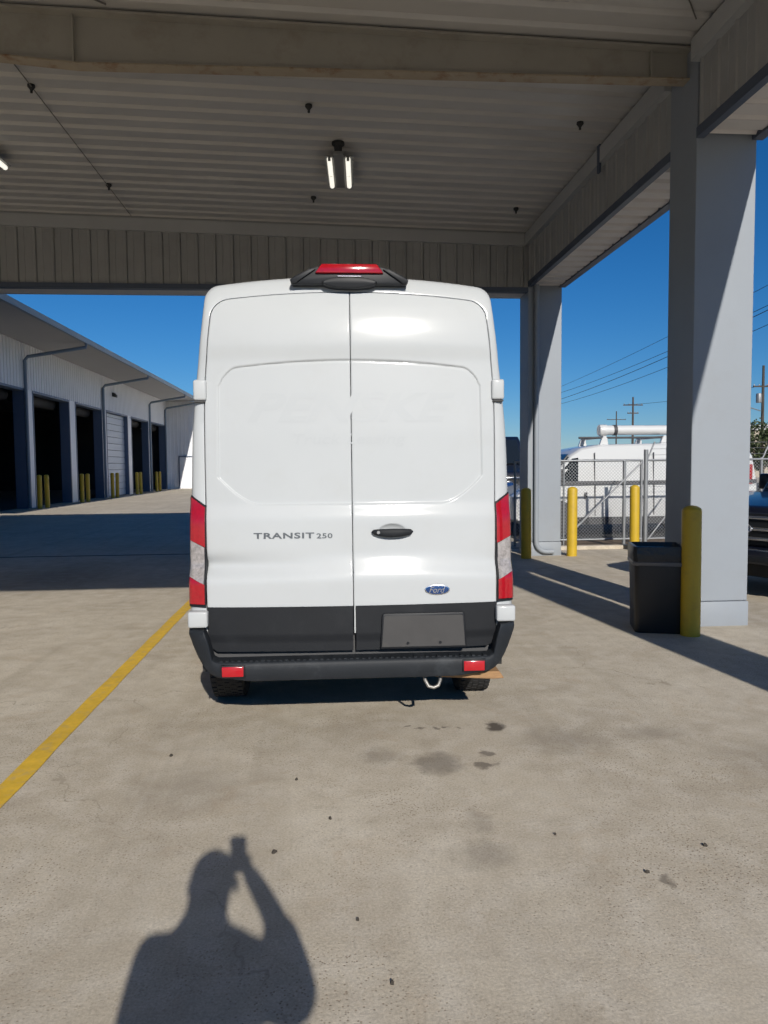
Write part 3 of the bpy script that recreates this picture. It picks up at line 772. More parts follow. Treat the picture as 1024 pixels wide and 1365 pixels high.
ft = text_mb('Ford', 0.098, 0.036, 0.35, 0.0); b = MB(); b.v = [(xc-0.050+q[0], yb_-0.0135, zc-0.018+q[1]) for q in ft.flat]; b.f = ft.polys; b.obj('badge_script', 'chrome', dR)
# ghost of removed decals: PENSKE / Truck Leasing split by the door gap
def ghost(body, x0, z0, w, h, shear, bold):
    t = text_mb(body, w, h, shear, bold)
    for s, par in ((-1, dL), (1, dR)):
        polys = [p for p in t.polys if (sum(t.flat[i][0] for i in p)/len(p)+x0)*s > 0]
        if not polys: continue
        b = MB(); b.v = [(x0+q[0], rear_y(x0+q[0], z0+q[1])-0.0022, z0+q[1]) for q in t.flat]; b.f = polys
        bm_me = b.mesh('decal_ghost', 'ghost_film'); stuff(link('decal_ghost', bm_me, par))
ghost('PENSKE', -0.64, 1.955, 1.30, 0.185, 0.35, 0.03)
ghost('Truck Leasing', -0.36, 1.80, 0.70, 0.085, 0.2, 0.012)
# --- licence plate recess
pf = MB().prism([(0.160, 0.553+0.006), (0.172, 0.770), (0.184, 0.780), (0.670, 0.780), (0.684, 0.770), (0.696, 0.559)], -0.020, 0.0, 'y', 0.006, 2).obj('plate_surround', 'trim_black', dR, 40)
pl = MB().prism([(0.170, 0.572), (0.184, 0.758), (0.192, 0.764), (0.664, 0.764), (0.672, 0.758), (0.686, 0.572)], -0.0235, -0.015, 'y', 0.0015, 1).obj('plate_panel', 'plate_grey', dR)
for x in (0.33, 0.53): MB().lathe([(0.009, 0), (0.009, 0.004)], 12, (x, -0.0285, 0.596), 'y').obj('screw', 'trim_black', dR)
# --- bumper
def bumper():
    rings = []
    xs = [-1.006+2.012*i/80 for i in range(81)]
    for x in xs:
        a = abs(x)
        zb = 0.395 + (0.02*smst(a, 0.6, 0.8)) + (0.24*((a-0.80)/0.206)**2.2 if a > 0.80 else 0)
        zt = 0.515 + 0.185*smst(a, 0.845, 0.905)
        wrap = 0.13*((a-0.72)/0.286)**2 if a > 0.72 else 0
        yr = -0.095 + wrap
        zm = zb + (zt-zb)*0.35
        zt = max(zt, zb+0.03)
        yin = max(yr+0.02, 0.045)
        rings.append([(x, yin, zb+0.004), (x, yr+0.03, zb), (x, yr+0.012, zb+0.006), (x, yr+0.004, zb+(zt-zb)*0.2), (x, yr, zm+(zt-zm)*0.4), (x, yr+0.001, zt-0.022), (x, yr+0.006, zt-0.007), (x, yr+0.016, zt), (x, yr+0.028, zt), (x, yin, zt+0.003)])
    return MB().loft(rings, cap=True)
bu = bumper().obj('bumper', 'bumper_plastic', van, 40)
td = MB()
for k in range(46):
    x = -0.80+k*1.6/45
    if k % 2: td.box(x-0.009, x+0.009, -0.066, -0.010, 0.512, 0.522)
    else: td.box(x-0.009, x+0.009, -0.066, -0.045, 0.512, 0.520)
stuff(td.obj('step_tread', 'bumper_plastic', van))
for s in (-1, 1):
    yr = -0.095+0.0
    xa, xb = sorted((s*0.663, s*0.792))
    MB().cbox(xa-0.008, xb+0.008, -0.101, -0.07, 0.425, 0.503, 0.006, 2).obj('reflector_bezel', 'trim_black', bu, 40)
    MB().cbox(xa, xb, -0.106, -0.08, 0.433, 0.495, 0.006, 2).obj('reflector', 'reflector_red', bu, 40)
# --- wheels, tow eye, board under the bumper
def wheel(x, y):
    w = 0.235; r = 0.352; s = 1 if x > 0 else -1
    e = empty('wheel', (x, y, r)); e.parent = van
    prof = [(0.20, -w/2+0.03), (0.26, -w/2+0.008), (0.32, -w/2), (0.342, -w/2+0.02), (r, -w/2+0.05), (r, w/2-0.05), (0.342, w/2-0.02), (0.32, w/2), (0.26, w/2-0.008), (0.20, w/2-0.03)]
    MB().lathe(prof, 40, axis='x').obj('tyre', 'rubber', e, 40)
    t = MB()
    for k in range(44):
        a = 2*math.pi*k/44
        for j, xo in enumerate((-0.088, -0.044, 0.0, 0.044, 0.088)):
            aa = a + (0.07 if j % 2 else 0); c, s_ = math.cos(aa), math.sin(aa)
            p = []
            for rr in (r-0.006, r+0.003):
                for (du, dx) in ((-0.016, -0.017), (0.016, -0.017), (0.016, 0.017), (-0.016, 0.017)):
                    p.append((xo+dx, rr*c-du*s_, rr*s_+du*c))
            t.add(p, [(0,1,2,3),(4,5,6,7),(0,1,5,4),(1,2,6,5),(2,3,7,6),(3,0,4,7)])
    stuff(t.obj('tread_blocks', 'rubber', e))
    MB().lathe([(0.20, -0.08), (0.20, 0.06), (0.16, 0.055), (0.08, 0.07), (0.01, 0.07)] if s > 0 else [(0.20, 0.08), (0.20, -0.06), (0.16, -0.055), (0.08, -0.07), (0.01, -0.07)], 24, axis='x').obj('rim', 'rim_steel', e, 30)
for x, y in ((-0.885, 0.98), (0.885, 0.98), (-0.88, 4.75), (0.88, 4.75)): wheel(x, y)
MB().tube([(-0.85, 0.98, 0.34), (0.85, 0.98, 0.34)], 0.05, 10).obj('axle', 'underbody', van, 50)
MB().lathe([(0.12, -0.1), (0.16, 0), (0.12, 0.1)], 16, (0, 0.98, 0.34), 'x').obj('differential', 'underbody', van, 50)
MB().tube([(0.43, 0.05, 0.43), (0.435, -0.02, 0.36), (0.455, -0.035, 0.325), (0.485, -0.04, 0.318), (0.515, -0.035, 0.328), (0.53, -0.02, 0.36), (0.53, 0.05, 0.43)], 0.011, 10).obj('tow_eye', 'steel_hook', van, 60)
MB().prism([(0.50, 0.372), (0.50, 0.392), (0.905, 0.398), (0.935, 0.352), (0.86, 0.350)], 0.0, 0.17, 'y', 0.004, 1).obj('mounting_board', 'tan_wood', van)
MB().tube([(0.62, 2.6, 0.34), (0.60, 0.6, 0.36), (0.62, 0.25, 0.37)], 0.03, 10).obj('exhaust_pipe', 'underbody', van, 50)
MB().box(-0.55, 0.35, 1.5, 2.6, 0.30, 0.42).obj('fuel_tank', 'underbody', van)
# cab glass and mirrors (front of the van, mostly hidden)
for s in (-1, 1):
    MB().prism([(3.75, 1.42), (3.80, 2.12), (4.45, 2.12), (4.98, 1.55), (5.0, 1.42)], s*1.0-0.012, s*1.0+0.012, 'x').obj('side_window', 'glass_dark', van)
    mr = MB().cbox(s*1.17-0.08, s*1.17+0.08, 4.62, 4.74, 1.45, 1.85, 0.03, 2).obj('mirror', 'trim_black', van, 40)
    MB().tube([(s*0.97, 4.72, 1.55), (s*1.12, 4.70, 1.58)], 0.03, 8).obj('mirror_arm', 'trim_black', mr)
rg = []
for y, kx, zt in ((4.36, 0.80, 2.68), (4.5, 0.82, 2.565), (4.9, 0.86, 2.09), (5.2, 0.88, 1.60), (5.27, 0.88, 1.50)):
    rg.append([(x*kx, y+0.012, zt-0.085*(x*kx)**2*0.8+0.015) for x in (-1, -0.6, -0.2, 0.2, 0.6, 1)])
MB().loft(rg, cap=False, closed=False).obj('windscreen', 'glass_dark', van, 50)

# ------------------------------------------------------------------ trash can
can = tag(empty('trash_can', (3.345, 7.24, 0), R(-16)), 'square black plastic trash can with bag, standing against the near column', 'trash can')
def rsq(w, d, z, r=0.05, n=5, wob=0.0):
    out = []
    for cx_, cy_, a0 in ((w-r, d-r, 0), (-(w-r), d-r, 90), (-(w-r), -(d-r), 180), (w-r, -(d-r), 270)):
        for k in range(n):
            a = R(a0+90*k/(n-1)); o = random.uniform(-wob, wob)
            out.append((cx_+(r+o)*math.cos(a), cy_+(r+o)*math.sin(a), z+random.uniform(-wob, wob)*0.6))
    return out
random.seed(11)
MB().loft([rsq(0.225, 0.225, 0.0), rsq(0.23, 0.23, 0.015), rsq(0.240, 0.240, 0.72)]).obj('bin_body', 'can_plastic', can, 40)
MB().loft([rsq(0.243, 0.243, 0.685, wob=0.01), rsq(0.249, 0.249, 0.725, wob=0.01), rsq(0.252, 0.252, 0.80, wob=0.008), rsq(0.248, 0.248, 0.865, wob=0.005), rsq(0.225, 0.225, 0.868), rsq(0.21, 0.21, 0.78), rsq(0.19, 0.19, 0.6)], cap=False).obj('bag', 'bag_plastic', can, 40)
MB().loft([rsq(0.250, 0.250, 0.676, wob=0.008), rsq(0.256, 0.256, 0.688, wob=0.008), rsq(0.256, 0.256, 0.708, wob=0.008), rsq(0.250, 0.250, 0.716, wob=0.006)], cap=False).obj('bag_edge', 'bag_edge', can, 40)

# ------------------------------------------------------------------ chain link fence and gate
FY = 15.0
def rail(fence, pts, r, name, n=8): return MB().tube(pts, r, n).obj(name, 'galv', fence, 60)
def link_mesh(x0, x1, z0, z1, y, step=0.07):
    b = MB(); hgt = z1-z0; t = 0.0026
    k = x0 - hgt
    while k < x1:
        for s in (1, -1):
            xa, xb = (k, k+hgt) if s > 0 else (k+hgt, k)
            za, zb = z0, z1
            # clip to [x0,x1]
            def clip(xa, za, xb, zb):
                p = []
                for (xx, zz, ox, oz) in ((xa, za, xb, zb), (xb, zb, xa, za)):
                    if xx < x0: zz = zz+(oz-zz)*(x0-xx)/(ox-xx); xx = x0
                    if xx > x1: zz = zz+(oz-zz)*(x1-xx)/(ox-xx); xx = x1
                    p.append((xx, zz))
                return p
            if max(xa, xb) <= x0 or min(xa, xb) >= x1: continue
            (p0, q0), (p1, q1) = clip(xa, za, xb, zb)
            yy = y + 0.003*s; nx, nz = -(q1-q0), (p1-p0); L = math.hypot(nx, nz)
            if L < 1e-4: continue
            nx, nz = nx/L*t, nz/L*t
            b.add([(p0+nx, yy, q0+nz), (p0-nx, yy, q0-nz), (p1-nx, yy, q1-nz), (p1+nx, yy, q1+nz), (p0, yy+t*1.5, q0), (p1, yy+t*1.5, q1)], [(0, 1, 2, 3), (1, 4, 5, 2), (4, 0, 3, 5)])
        k += step
    return b
def build_fence(name, x0, x1, posts, label, cat, brace, top=1.76):
    o = tag(empty(name, (0, 0, 0)), label, cat)
    rail(o, [(x0, FY, top), (x1, FY, top)], 0.024, 'top_rail'); rail(o, [(x0, FY, 0.12), (x1, FY, 0.12)], 0.022, 'bottom_rail')
    for x, hh, r in posts: rail(o, [(x, FY+0.01, -0.05), (x, FY+0.01, hh)], r, 'post', 10)
    for a in brace: rail(o, a, 0.018, 'brace')
    stuff(link_mesh(x0, x1, 0.12, top, FY+0.03).obj('wire_mesh', 'galv', o))
    return o
build_fence('chain_link_gate', 3.9, 6.60, [(3.9, 1.78, 0.025), (4.93, 1.78, 0.02), (6.22, 1.78, 0.035), (6.585, 1.78, 0.03)], 'galvanised chain link gate with diagonal brace beside the far column', 'gate', [[(5.15, FY-0.02, 0.34), (6.58, FY-0.02, 1.72)]])
f2 = build_fence('chain_link_fence', 6.68, 15.0, [(6.68, 1.98, 0.045), (9.2, 1.8, 0.03), (11.8, 1.8, 0.03), (14.4, 1.8, 0.03)], 'galvanised chain link fence running right behind the near column', 'fence', [[(6.72, FY-0.02, 0.10), (8.0, FY-0.02, 1.72)]])
rail(f2, [(6.68, FY, 1.72), (6.86, FY, 2.14)], 0.018, 'barb_arm')
rail(f2, [(9.2, FY, 1.75), (9.38, FY, 2.14)], 0.018, 'barb_arm')
for t in (0.35, 0.65, 0.95):
    rail(f2, [(6.68+0.18*t, FY, 1.72+0.42*t), (9.2+0.18*t, FY, 1.74+0.40*t), (14.4, FY, 1.74+0.40*t)], 0.004, 'barbed_wire', 4)

# ------------------------------------------------------------------ white service van behind the fence (facing left)
sv = tag(empty('service_van', (7.25, 17.6, 0)), 'white utility van with roof tubes parked behind the chain link fence', 'van')
prof = [(2.85, 0.35), (2.86, 1.2), (2.78, 1.85), (2.66, 2.08), (2.5, 2.14), (0.4, 2.16), (-0.9, 2.14), (-1.35, 2.06), (-1.62, 1.90), (-2.05, 1.42), (-2.2, 1.26), (-2.75, 1.10), (-2.92, 0.95), (-2.95, 0.42), (-2.8, 0.32)]
bm = bmesh.new(); rr = []
for t, ins in ((-0.98, 0.10), (-0.93, 0.03), (-0.86, 0.0), (0.86, 0.0), (0.93, 0.03), (0.98, 0.10)):
    ring = []
    for (px_, pz) in prof:
        cx_, cz_ = 0.0, 1.2
        k = 1-ins*0.55
        tt = t*(1-0.10*max(0, (pz-1.25)/0.9))
        ring.append((cx_+(px_-cx_)*(1-ins*0.12), tt, cz_+(pz-cz_)*k))
    rr.append(ring)
MB().loft(rr).obj('body', 'service_white', sv, 35)
def svq(pts, y, m, name, parent=sv, th=0.012): return MB().prism(pts, y-th, y+th, 'y').obj(name, m, parent)
YS = -0.965
svq([(-1.98, 1.28), (-1.98, 1.36), (-1.58, 1.82), (-1.44, 1.84), (-1.44, 1.28)], -0.93, 'glass_dark', 'side_window')
svq([(-2.15, 1.34), (-1.66, 1.86), (-1.60, 1.86), (-2.06, 1.34)], -0.86, 'glass_dark', 'windscreen', th=0.02)
MB().prism([(-2.16, 1.33), (-1.66, 1.90), (-1.62, 1.93), (-2.12, 1.36)], -0.78, 0.78, 'y').obj('windscreen', 'glass_dark', sv)
svq([(-2.86, 1.22), (-2.86, 1.30), (2.82, 1.30), (2.82, 1.22)], YS-0.018, 'service_trim', 'rub_strip')
svq([(-2.75, 0.30), (-2.75, 0.47), (2.75, 0.47), (2.75, 0.30)], YS-0.008, 'service_trim', 'rocker')
for xx in (-2.02, -1.05, 0.35, 0.95): svq([(xx-0.008, 0.5), (xx-0.008, 1.21), (xx+0.008, 1.21), (xx+0.008, 0.5)], YS-0.013, 'service_trim', 'door_seam')
for xx in (-1.05, 0.35): svq([(xx-0.008, 1.31), (xx-0.008, 1.95), (xx+0.008, 1.95), (xx+0.008, 1.31)], -0.935, 'service_trim', 'door_seam')
svq([(-1.30, 0.90), (-1.30, 1.04), (-1.24, 1.04), (-1.24, 0.90)], YS-0.02, 'service_trim', 'door_handle')
svq([(0.98, 0.92), (0.98, 1.0), (1.16, 1.0), (1.16, 0.92)], YS-0.02, 'service_trim', 'door_handle')
MB().cbox(-2.0, -1.84, -1.2, -1.0, 1.32, 1.58, 0.03).obj('mirror', 'service_trim', sv)
svq([(2.55, 1.2), (2.55, 1.65), (2.72, 1.65), (2.72, 1.2)], YS-0.006, 'lens_red', 'taillight')
for xx in (-1.95, 1.75):
    for yy in (-0.86, 0.86):
        w = MB().lathe([(0.2, -0.11), (0.35, -0.11), (0.37, -0.08), (0.37, 0.08), (0.35, 0.11), (0.2, 0.11)], 24, (xx, yy, 0.37), 'y').obj('wheel', 'rubber', sv, 40)
        MB().lathe([(0.2, -0.115), (0.2, 0.115)], 20, (xx, yy, 0.37), 'y').obj('rim', 'rim_steel', w, 40)
        MB().lathe([(0.45, -0.128), (0.45, 0.1)], 24, (xx, yy if yy < 0 else yy, 0.42), 'y').obj('wheel_arch', 'service_trim', sv, 40)
rk = empty('roof_rack', (0, 0, 0)); rk.parent = sv
for xx in (-0.75, 0.7, 2.1):
    for yy in (-0.72, 0.72):
        MB().prism([(xx-0.13, 2.10), (xx-0.06, 2.30), (xx+0.06, 2.30), (xx+0.10, 2.10)], yy-0.04, yy+0.04, 'y', 0.01, 1).obj('rack_foot', 'service_white', rk)
    MB().box(xx-0.04, xx+0.04, -0.76, 0.76, 2.29, 2.34).obj('crossbar', 'service_white', rk)
MB().tube([(-1.35, -0.70, 2.30), (2.4, -0.70, 2.30)], 0.025, 8).obj('side_rail', 'service_trim', rk)
tb = tag(empty('pipe_carrier', (7.55, 17.05, 2.45)), 'long white pipe carrier tube lying on the utility van roof', 'tube')
MB().tube([(-1.05, 0, 0.03), (2.1, 0, 0.03)], 0.115, 18).obj('tube', 'service_white', tb, 40)
MB().lathe([(0.125, -1.12), (0.135, -1.10), (0.135, -0.95), (0.118, -0.95)], 18, (0, 0, 0.03), 'x').obj('end_cap', 'service_white', tb, 40)
MB().lathe([(0.126, -0.78), (0.126, -0.70)], 18, (0, 0, 0.03), 'x').obj('clamp', 'service_trim', tb, 40)

# ------------------------------------------------------------------ dark blue pickups (nose towards the camera)
def pickup(loc, rz, label, sc=(1, 1, 1)):
    o = tag(empty('pickup_truck', loc, rz), label, 'pickup truck', 'dark blue pickup trucks')
    o.scale = sc
    P = lambda mb, n, m, par=o, sm=35: mb.obj(n, m, par, sm)
    P(MB().prism([(-0.0, 0.55), (-0.02, 1.02), (0.06, 1.14), (1.25, 1.27), (5.6, 1.27), (5.65, 0.6), (4.9, 0.5), (1.4, 0.48), (0.3, 0.45)], -0.98, 0.98, 'x', 0.05, 3), 'body', 'truck_blue')
    P(MB().prism([(1.5, 1.25), (2.05, 1.86), (2.2, 1.94), (3.4, 1.95), (3.75, 1.88), (3.85, 1.25)], -0.86, 0.86, 'x', 0.05, 3), 'cab', 'truck_blue')
    P(MB().prism([(1.47, 1.31), (1.98, 1.86), (2.07, 1.86), (1.7, 1.31)], -0.76, 0.76, 'x', 0.01, 1), 'windscreen', 'glass_dark')
    for s in (-1, 1):
        P(MB().prism([(1.8, 1.32), (2.12, 1.82), (3.6, 1.84), (3.7, 1.32)], s*0.868-0.012, s*0.868+0.012, 'x'), 'side_window', 'glass_dark')
        P(MB().cbox(s*1.08-0.11, s*1.08+0.11, 1.95, 2.08, 1.28, 1.52, 0.03), 'mirror', 'truck_blue')
        hl = P(MB().prism([(s*0.60, 0.74), (s*0.60, 1.0), (s*0.965, 1.04), (s*0.965, 0.70)], -0.045, 0.12, 'y', 0.012, 2), 'headlight', 'chrome')
        P(MB().cbox(min(s*0.64, s*0.90), max(s*0.64, s*0.90), -0.055, 0, 0.80, 0.93, 0.02), 'headlight_lens', 'lens_clear', hl)
        for yy in (0.95, 4.55):
            w = P(MB().lathe([(0.22, -0.12), (0.36, -0.12), (0.39, -0.09), (0.39, 0.09), (0.36, 0.12), (0.22, 0.12)], 24, (s*0.86, yy, 0.39), 'x'), 'wheel', 'rubber')
            P(MB().lathe([(0.22, -0.125), (0.22, 0.125)], 20, (s*0.86, yy, 0.39), 'x'), 'rim', 'rim_steel', w)
        P(MB().cbox(min(s*0.62, s*0.78), max(s*0.62, s*0.78), -0.13, -0.05, 0.42, 0.52, 0.02), 'fog_lamp', 'lens_clear')
    gr_ = P(MB().cbox(-0.58, 0.58, -0.05, 0.10, 0.66, 1.06, 0.03), 'grille', 'trim_black')
    for z in (0.72, 0.84, 0.98):
        P(MB().cbox(-0.56, 0.56, -0.075, -0.04, z, z+0.045, 0.012), 'grille_bar', 'chrome', gr_)
    ring = MB(); rg = []
    for k in range(33):
        a = 2*math.pi*k/32; rg.append((0.125*math.cos(a), -0.085, 0.865+0.062*math.sin(a)))
    P(ring.tube(rg, 0.013, 8), 'emblem_ring', 'chrome', gr_)
    P(MB().prism([(0.118*math.cos(2*math.pi*k/28), 0.865+0.054*math.sin(2*math.pi*k/28)) for k in range(28)], -0.088, -0.05, 'y'), 'emblem', 'badge_blue', gr_)
    P(MB().prism([(-0.16, 0.44), (-0.18, 0.62), (-0.05, 0.64), (0.1, 0.6), (0.1, 0.4)], -0.97, 0.97, 'x', 0.03, 2), 'front_bumper', 'truck_blue')
    P(MB().cbox(-0.55, 0.55, -0.19, -0.14, 0.46, 0.54, 0.015), 'bumper_grille', 'trim_black')
    P(MB().box(-0.8, 0.8, 0.0, 0.6, 0.26, 0.42), 'skid_plate', 'underbody')
    P(MB().cbox(-0.92, 0.92, -0.172, -0.10, 0.585, 0.625, 0.012), 'bumper_trim', 'chrome')
    return o
pickup((5.30, 8.95, 0), R(-66), 'dark blue pickup truck nose on, mostly hidden behind the near column')
pickup((5.05, 20.2, 0), 0, 'tall dark blue pickup truck glimpsed between the van and far column', (1.08, 1.08, 1.32))

# ------------------------------------------------------------------ utility poles, wires, tree, far building
def pole(x, y, h, arms, label, tilt=0.0):
    o = tag(empty('utility_pole', (x, y, 0)), label, 'utility pole', 'utility poles beyond the lot')
    MB().tube([(0, 0, -0.2), (tilt*0.5, 0, h*0.5), (tilt, 0, h)], 0.14, 10, rs=[0.16, 0.135, 0.10]).obj('shaft', 'wood_pole', o, 50)
    for z, w in arms:
        c = MB().box(-w, w, -0.07, 0.05, z-0.06, z+0.06).obj('crossarm', 'wood_pole', o)
        for k in (-0.9, -0.4, 0.4, 0.9):
            MB().lathe([(0.04, 0), (0.055, 0.06), (0.03, 0.14), (0.012, 0.16)], 8, (k*w, 0, z+0.06)).obj('insulator', 'galv', c, 40)
    return o
p1 = pole(38.3, 90, 10.0, [(9.0, 1.25), (8.0, 0.7)], 'utility pole with crossarm above the white utility van')
pole(56.3, 140, 11.9, [(10.3, 1.9)], 'small far utility pole just left of the taller one')
p3 = pole(38.0, 62, 10.1, [(8.3, 0.9)], 'utility pole at the right edge of the picture')
MB().lathe([(0.22, 0), (0.24, 0.1), (0.24, 0.7), (0.2, 0.8)], 14, (-0.36, 0, 6.9)).obj('transformer', 'galv', p3, 40)
MB().tube([(-0.2, 0, 6.2), (-1.2, 0, 6.5), (-1.6, 0, 6.4)], 0.05, 6).obj('lamp_arm', 'galv', p3)
p4 = pole(27.5, 92, 10.6, [(10.0, 1.2), (8.8, 1.0)], 'utility pole hidden behind the far column')
p5 = pole(26.0, 30, 12.5, [(12.2, 1.2), (11.0, 1.0)], 'near utility pole beyond the right edge')
def cable(a, b, sag, label, r=0.012):
    a, b = Vector(a), Vector(b); pts = []
    for k in range(25):
        t = k/24; q = a.lerp(b, t); q.z -= sag*4*t*(1-t); pts.append(q)
    tag(MB().tube(pts, r, 5).obj('power_line', 'wire'), label, 'power line', 'overhead power lines')
cable((26.4, 92, 10.2), (24.9, 30, 12.4), 0.5, 'topmost overhead wire between the columns', 0.016)
cable((27.9, 92, 10.2), (26.4, 30, 12.0), 0.7, 'second overhead wire between the columns', 0.02)
cable((26.6, 92, 9.0), (25.1, 30, 11.2), 0.7, 'third overhead wire between the columns', 0.024)
cable((28.3, 92, 9.0), (26.9, 30, 11.2), 0.8, 'lowest overhead wire between the columns', 0.02)
cable((37.2, 90, 9.05), (38.0, 62, 8.4), 0.3, 'wire leaving the crossarm of the utility pole to the right', 0.02)
cable((38.3, 62, 8.4), (40, 20, 9.5), 0.5, 'wire at the right edge leaving the pole', 0.016)
def tree(x, y, h, rx, label, seed):
    random.seed(seed)
    o = tag(empty('tree', (x, y, 0)), label, 'tree')
    tr = MB(); tr.tube([(0, 0, -0.1), (0.05, 0, h*0.35), (0.0, 0.1, h*0.7)], 0.15, 8, rs=[0.17, 0.12, 0.04])
    for k in range(6):
        a = k*1.05; tr.tube([(0.04, 0, h*(0.28+0.05*k)), (rx*0.6*math.cos(a), rx*0.6*math.sin(a), h*(0.5+0.05*k))], 0.05, 6, rs=[0.06, 0.02])
    tr.obj('trunk', 'bark', o, 50)
    b = MB()
    clumps = []
    for _ in range(42):
        a = random.uniform(0, 6.28); rr = rx*math.sqrt(random.random())*0.9; z = h*random.uniform(0.33, 0.95)
        k = 1-abs(z/h-0.6)*1.3; clumps.append((rr*k*math.cos(a), rr*k*math.sin(a), z))
    for c in clumps:
        for _ in range(70):
            q = Vector(c) + Vector((random.gauss(0, 1), random.gauss(0, 1), random.gauss(0, 0.7)))*rx*0.16
            n1 = Vector((random.gauss(0, 1), random.gauss(0, 1), random.gauss(0, 1))).normalized()*0.09; n2 = n1.cross(Vector((random.random(), random.random(), random.random()))).normalized()*0.05
            b.add([q-n1, q+n2, q+n1, q-n2], [(0, 1, 2, 3)])
    b.obj('crown', 'leaf_green', o)
tree(27.6, 45, 4.3, 1.6, 'small green tree beyond the fence at the right edge', 2)
tree(30.6, 47, 4.0, 1.8, 'green tree beyond the fence just outside the right edge', 4)
fb = tag(empty('far_building', (52, 85, 0)), 'low tan building beyond the lot at the right edge', 'building')
MB().box(-4.5, 16, 0, 12, 0, 5.6).obj('wall', 'tan_wall', fb); MB().box(-4.8, 16.3, -0.3, 12.3, 5.6, 6.2).obj('roof', 'trim_grey', fb)
for k in range(5): MB().box(-3+k*3.6, -1.2+k*3.6, -0.06, 0.02, 1.2, 3.0).obj('window', 'glass_dark', fb)

# ------------------------------------------------------------------ debris on the concrete
def debris(x, y, r, label, seed):
    random.seed(seed); n = 9; r *= 0.66
    top = []; mid = []; bot = []
    for k in range(n):
        a = 2*math.pi*k/n; q = r*random.uniform(0.6, 1.25)
        bot.append((q*1.05*math.cos(a), q*0.8*math.sin(a), 0.001)); mid.append((q*math.cos(a), q*0.75*math.sin(a), 0.006+0.004*random.random())); top.append((q*0.45*math.cos(a), q*0.35*math.sin(a), 0.010+0.005*random.random()))
    o = MB().loft([bot, mid, top]).obj('dead_leaf', 'debris'); o.location = (x, y, 0); o.rotation_euler = (0, 0, random.random()*3)
    tag(o, label, 'leaf', 'dark bits lying on the concrete')
for i, (x, y, r, lab) in enumerate(((-0.245, 3.168, 0.019, 'dark dead leaf lying just right of the shadow of the phone'), (0.195, 2.302, 0.012, 'dark dead leaf right of the shadow elbow near bottom edge'),
        (0.002, 3.455, 0.013, 'dark bit on the concrete below the middle of the van'), (-0.176, 3.916, 0.014, 'dark bit on the concrete above the shadow, nearest the bumper'),
        (1.644, 3.042, 0.016, 'dark bit at far right of the sunlit concrete'), (-0.92, 4.325, 0.020, 'dark bit beside the yellow line, left of the van'),
        (1.30, 2.86, 0.013, 'dark bit on the pale scuffed patch at lower right'), (1.02, 3.2, 0.009, 'tiny dark bit right of the faint oil patch'), (0.1, 2.65, 0.009, 'tiny dark bit just right of the shadow arm'))):
    debris(x, y, r, lab, 20+i)

# ------------------------------------------------------------------ photographer (out of view, casts the shadow)
def skin(name, verts, edges, radii, m, parent=None, sub=2, root=0):
    me = bpy.data.meshes.new(name); me.from_pydata(verts, edges, []); o = bpy.data.objects.new(name, me); COL.objects.link(o)
    md = o.modifiers.new('s', 'SKIN'); md.use_smooth_shade = True
    for i, r in enumerate(radii):
        rr = r if isinstance(r, tuple) else (r, r)
        me.skin_vertices[0].data[i].radius = rr
    me.skin_vertices[0].data[root].use_root = True
    ss = o.modifiers.new('u', 'SUBSURF'); ss.levels = sub; ss.render_levels = sub
    dg = bpy.context.evaluated_depsgraph_get(); nm = bpy.data.meshes.new_from_object(o.evaluated_get(dg)); nm.name = name
    bpy.data.objects.remove(o); bpy.data.meshes.remove(me)
    nm.materials.clear(); nm.materials.append(M[m]); nm.polygons.foreach_set('use_smooth', [True]*len(nm.polygons))
    return link(name, nm, parent)
per = tag(empty('person', (0, 0, 0)), 'person in dark clothes holding up a phone, seen only by shadow', 'person')
cx = -0.085; by = -0.34
V = [(cx, by, 0.95), (cx, by, 1.12), (cx, by-0.01, 1.30), (cx, by-0.01, 1.43), (cx-0.005, by+0.01, 1.525), (cx+0.0, by+0.02, 1.60), (cx+0.02, by+0.04, 1.68), (cx+0.02, by+0.035, 1.74),
     (cx-0.165, by, 1.43), (cx-0.20, by+0.09, 1.17), (cx-0.04, by+0.25, 1.47), (-0.015, -0.045, 1.56),
     (cx+0.18, by, 1.40), (0.212, by+0.12, 1.255), (0.135, by+0.24, 1.44), (0.035, -0.045, 1.585),
     (cx-0.09, by, 0.88), (cx-0.10, by+0.02, 0.48), (cx-0.11, by-0.02, 0.09), (cx-0.115, by+0.13, 0.045),
     (cx+0.09, by, 0.88), (cx+0.10, by+0.02, 0.48), (cx+0.11, by-0.02, 0.09), (cx+0.115, by+0.13, 0.045)]
E_ = [(0, 1), (1, 2), (2, 3), (3, 4), (4, 5), (5, 6), (6, 7), (3, 8), (8, 9), (9, 10), (10, 11), (3, 12), (12, 13), (13, 14), (14, 15), (0, 16), (16, 17), (17, 18), (18, 19), (0, 20), (20, 21), (21, 22), (22, 23)]
RD = [(0.15, 0.12), (0.15, 0.12), (0.17, 0.12), (0.15, 0.10), (0.085, 0.075), (0.085, 0.09), (0.092, 0.10), (0.075, 0.085), 0.08, 0.055, 0.042, 0.032, 0.08, 0.058, 0.046, 0.034, 0.09, 0.062, 0.045, 0.035, 0.09, 0.062, 0.045, 0.035]
skin('body', V, E_, RD, 'skin', per, 2)
def sub_skin(name, idx, grow, m):
    mp = {v: i for i, v in enumerate(idx)}
    ed = [(mp[a], mp[b]) for a, b in E_ if a in mp and b in mp]
    rad = [tuple(q+grow for q in (RD[v] if isinstance(RD[v], tuple) else (RD[v], RD[v]))) for v in idx]
    return skin(name, [V[v] for v in idx], ed, rad, m, per, 2)
sub_skin('shirt', [0, 1, 2, 3, 8, 9, 10, 12, 13, 14], 0.022, 'shirt')
sub_skin('trousers', [0, 16, 17, 18, 20, 21, 22], 0.018, 'trousers')
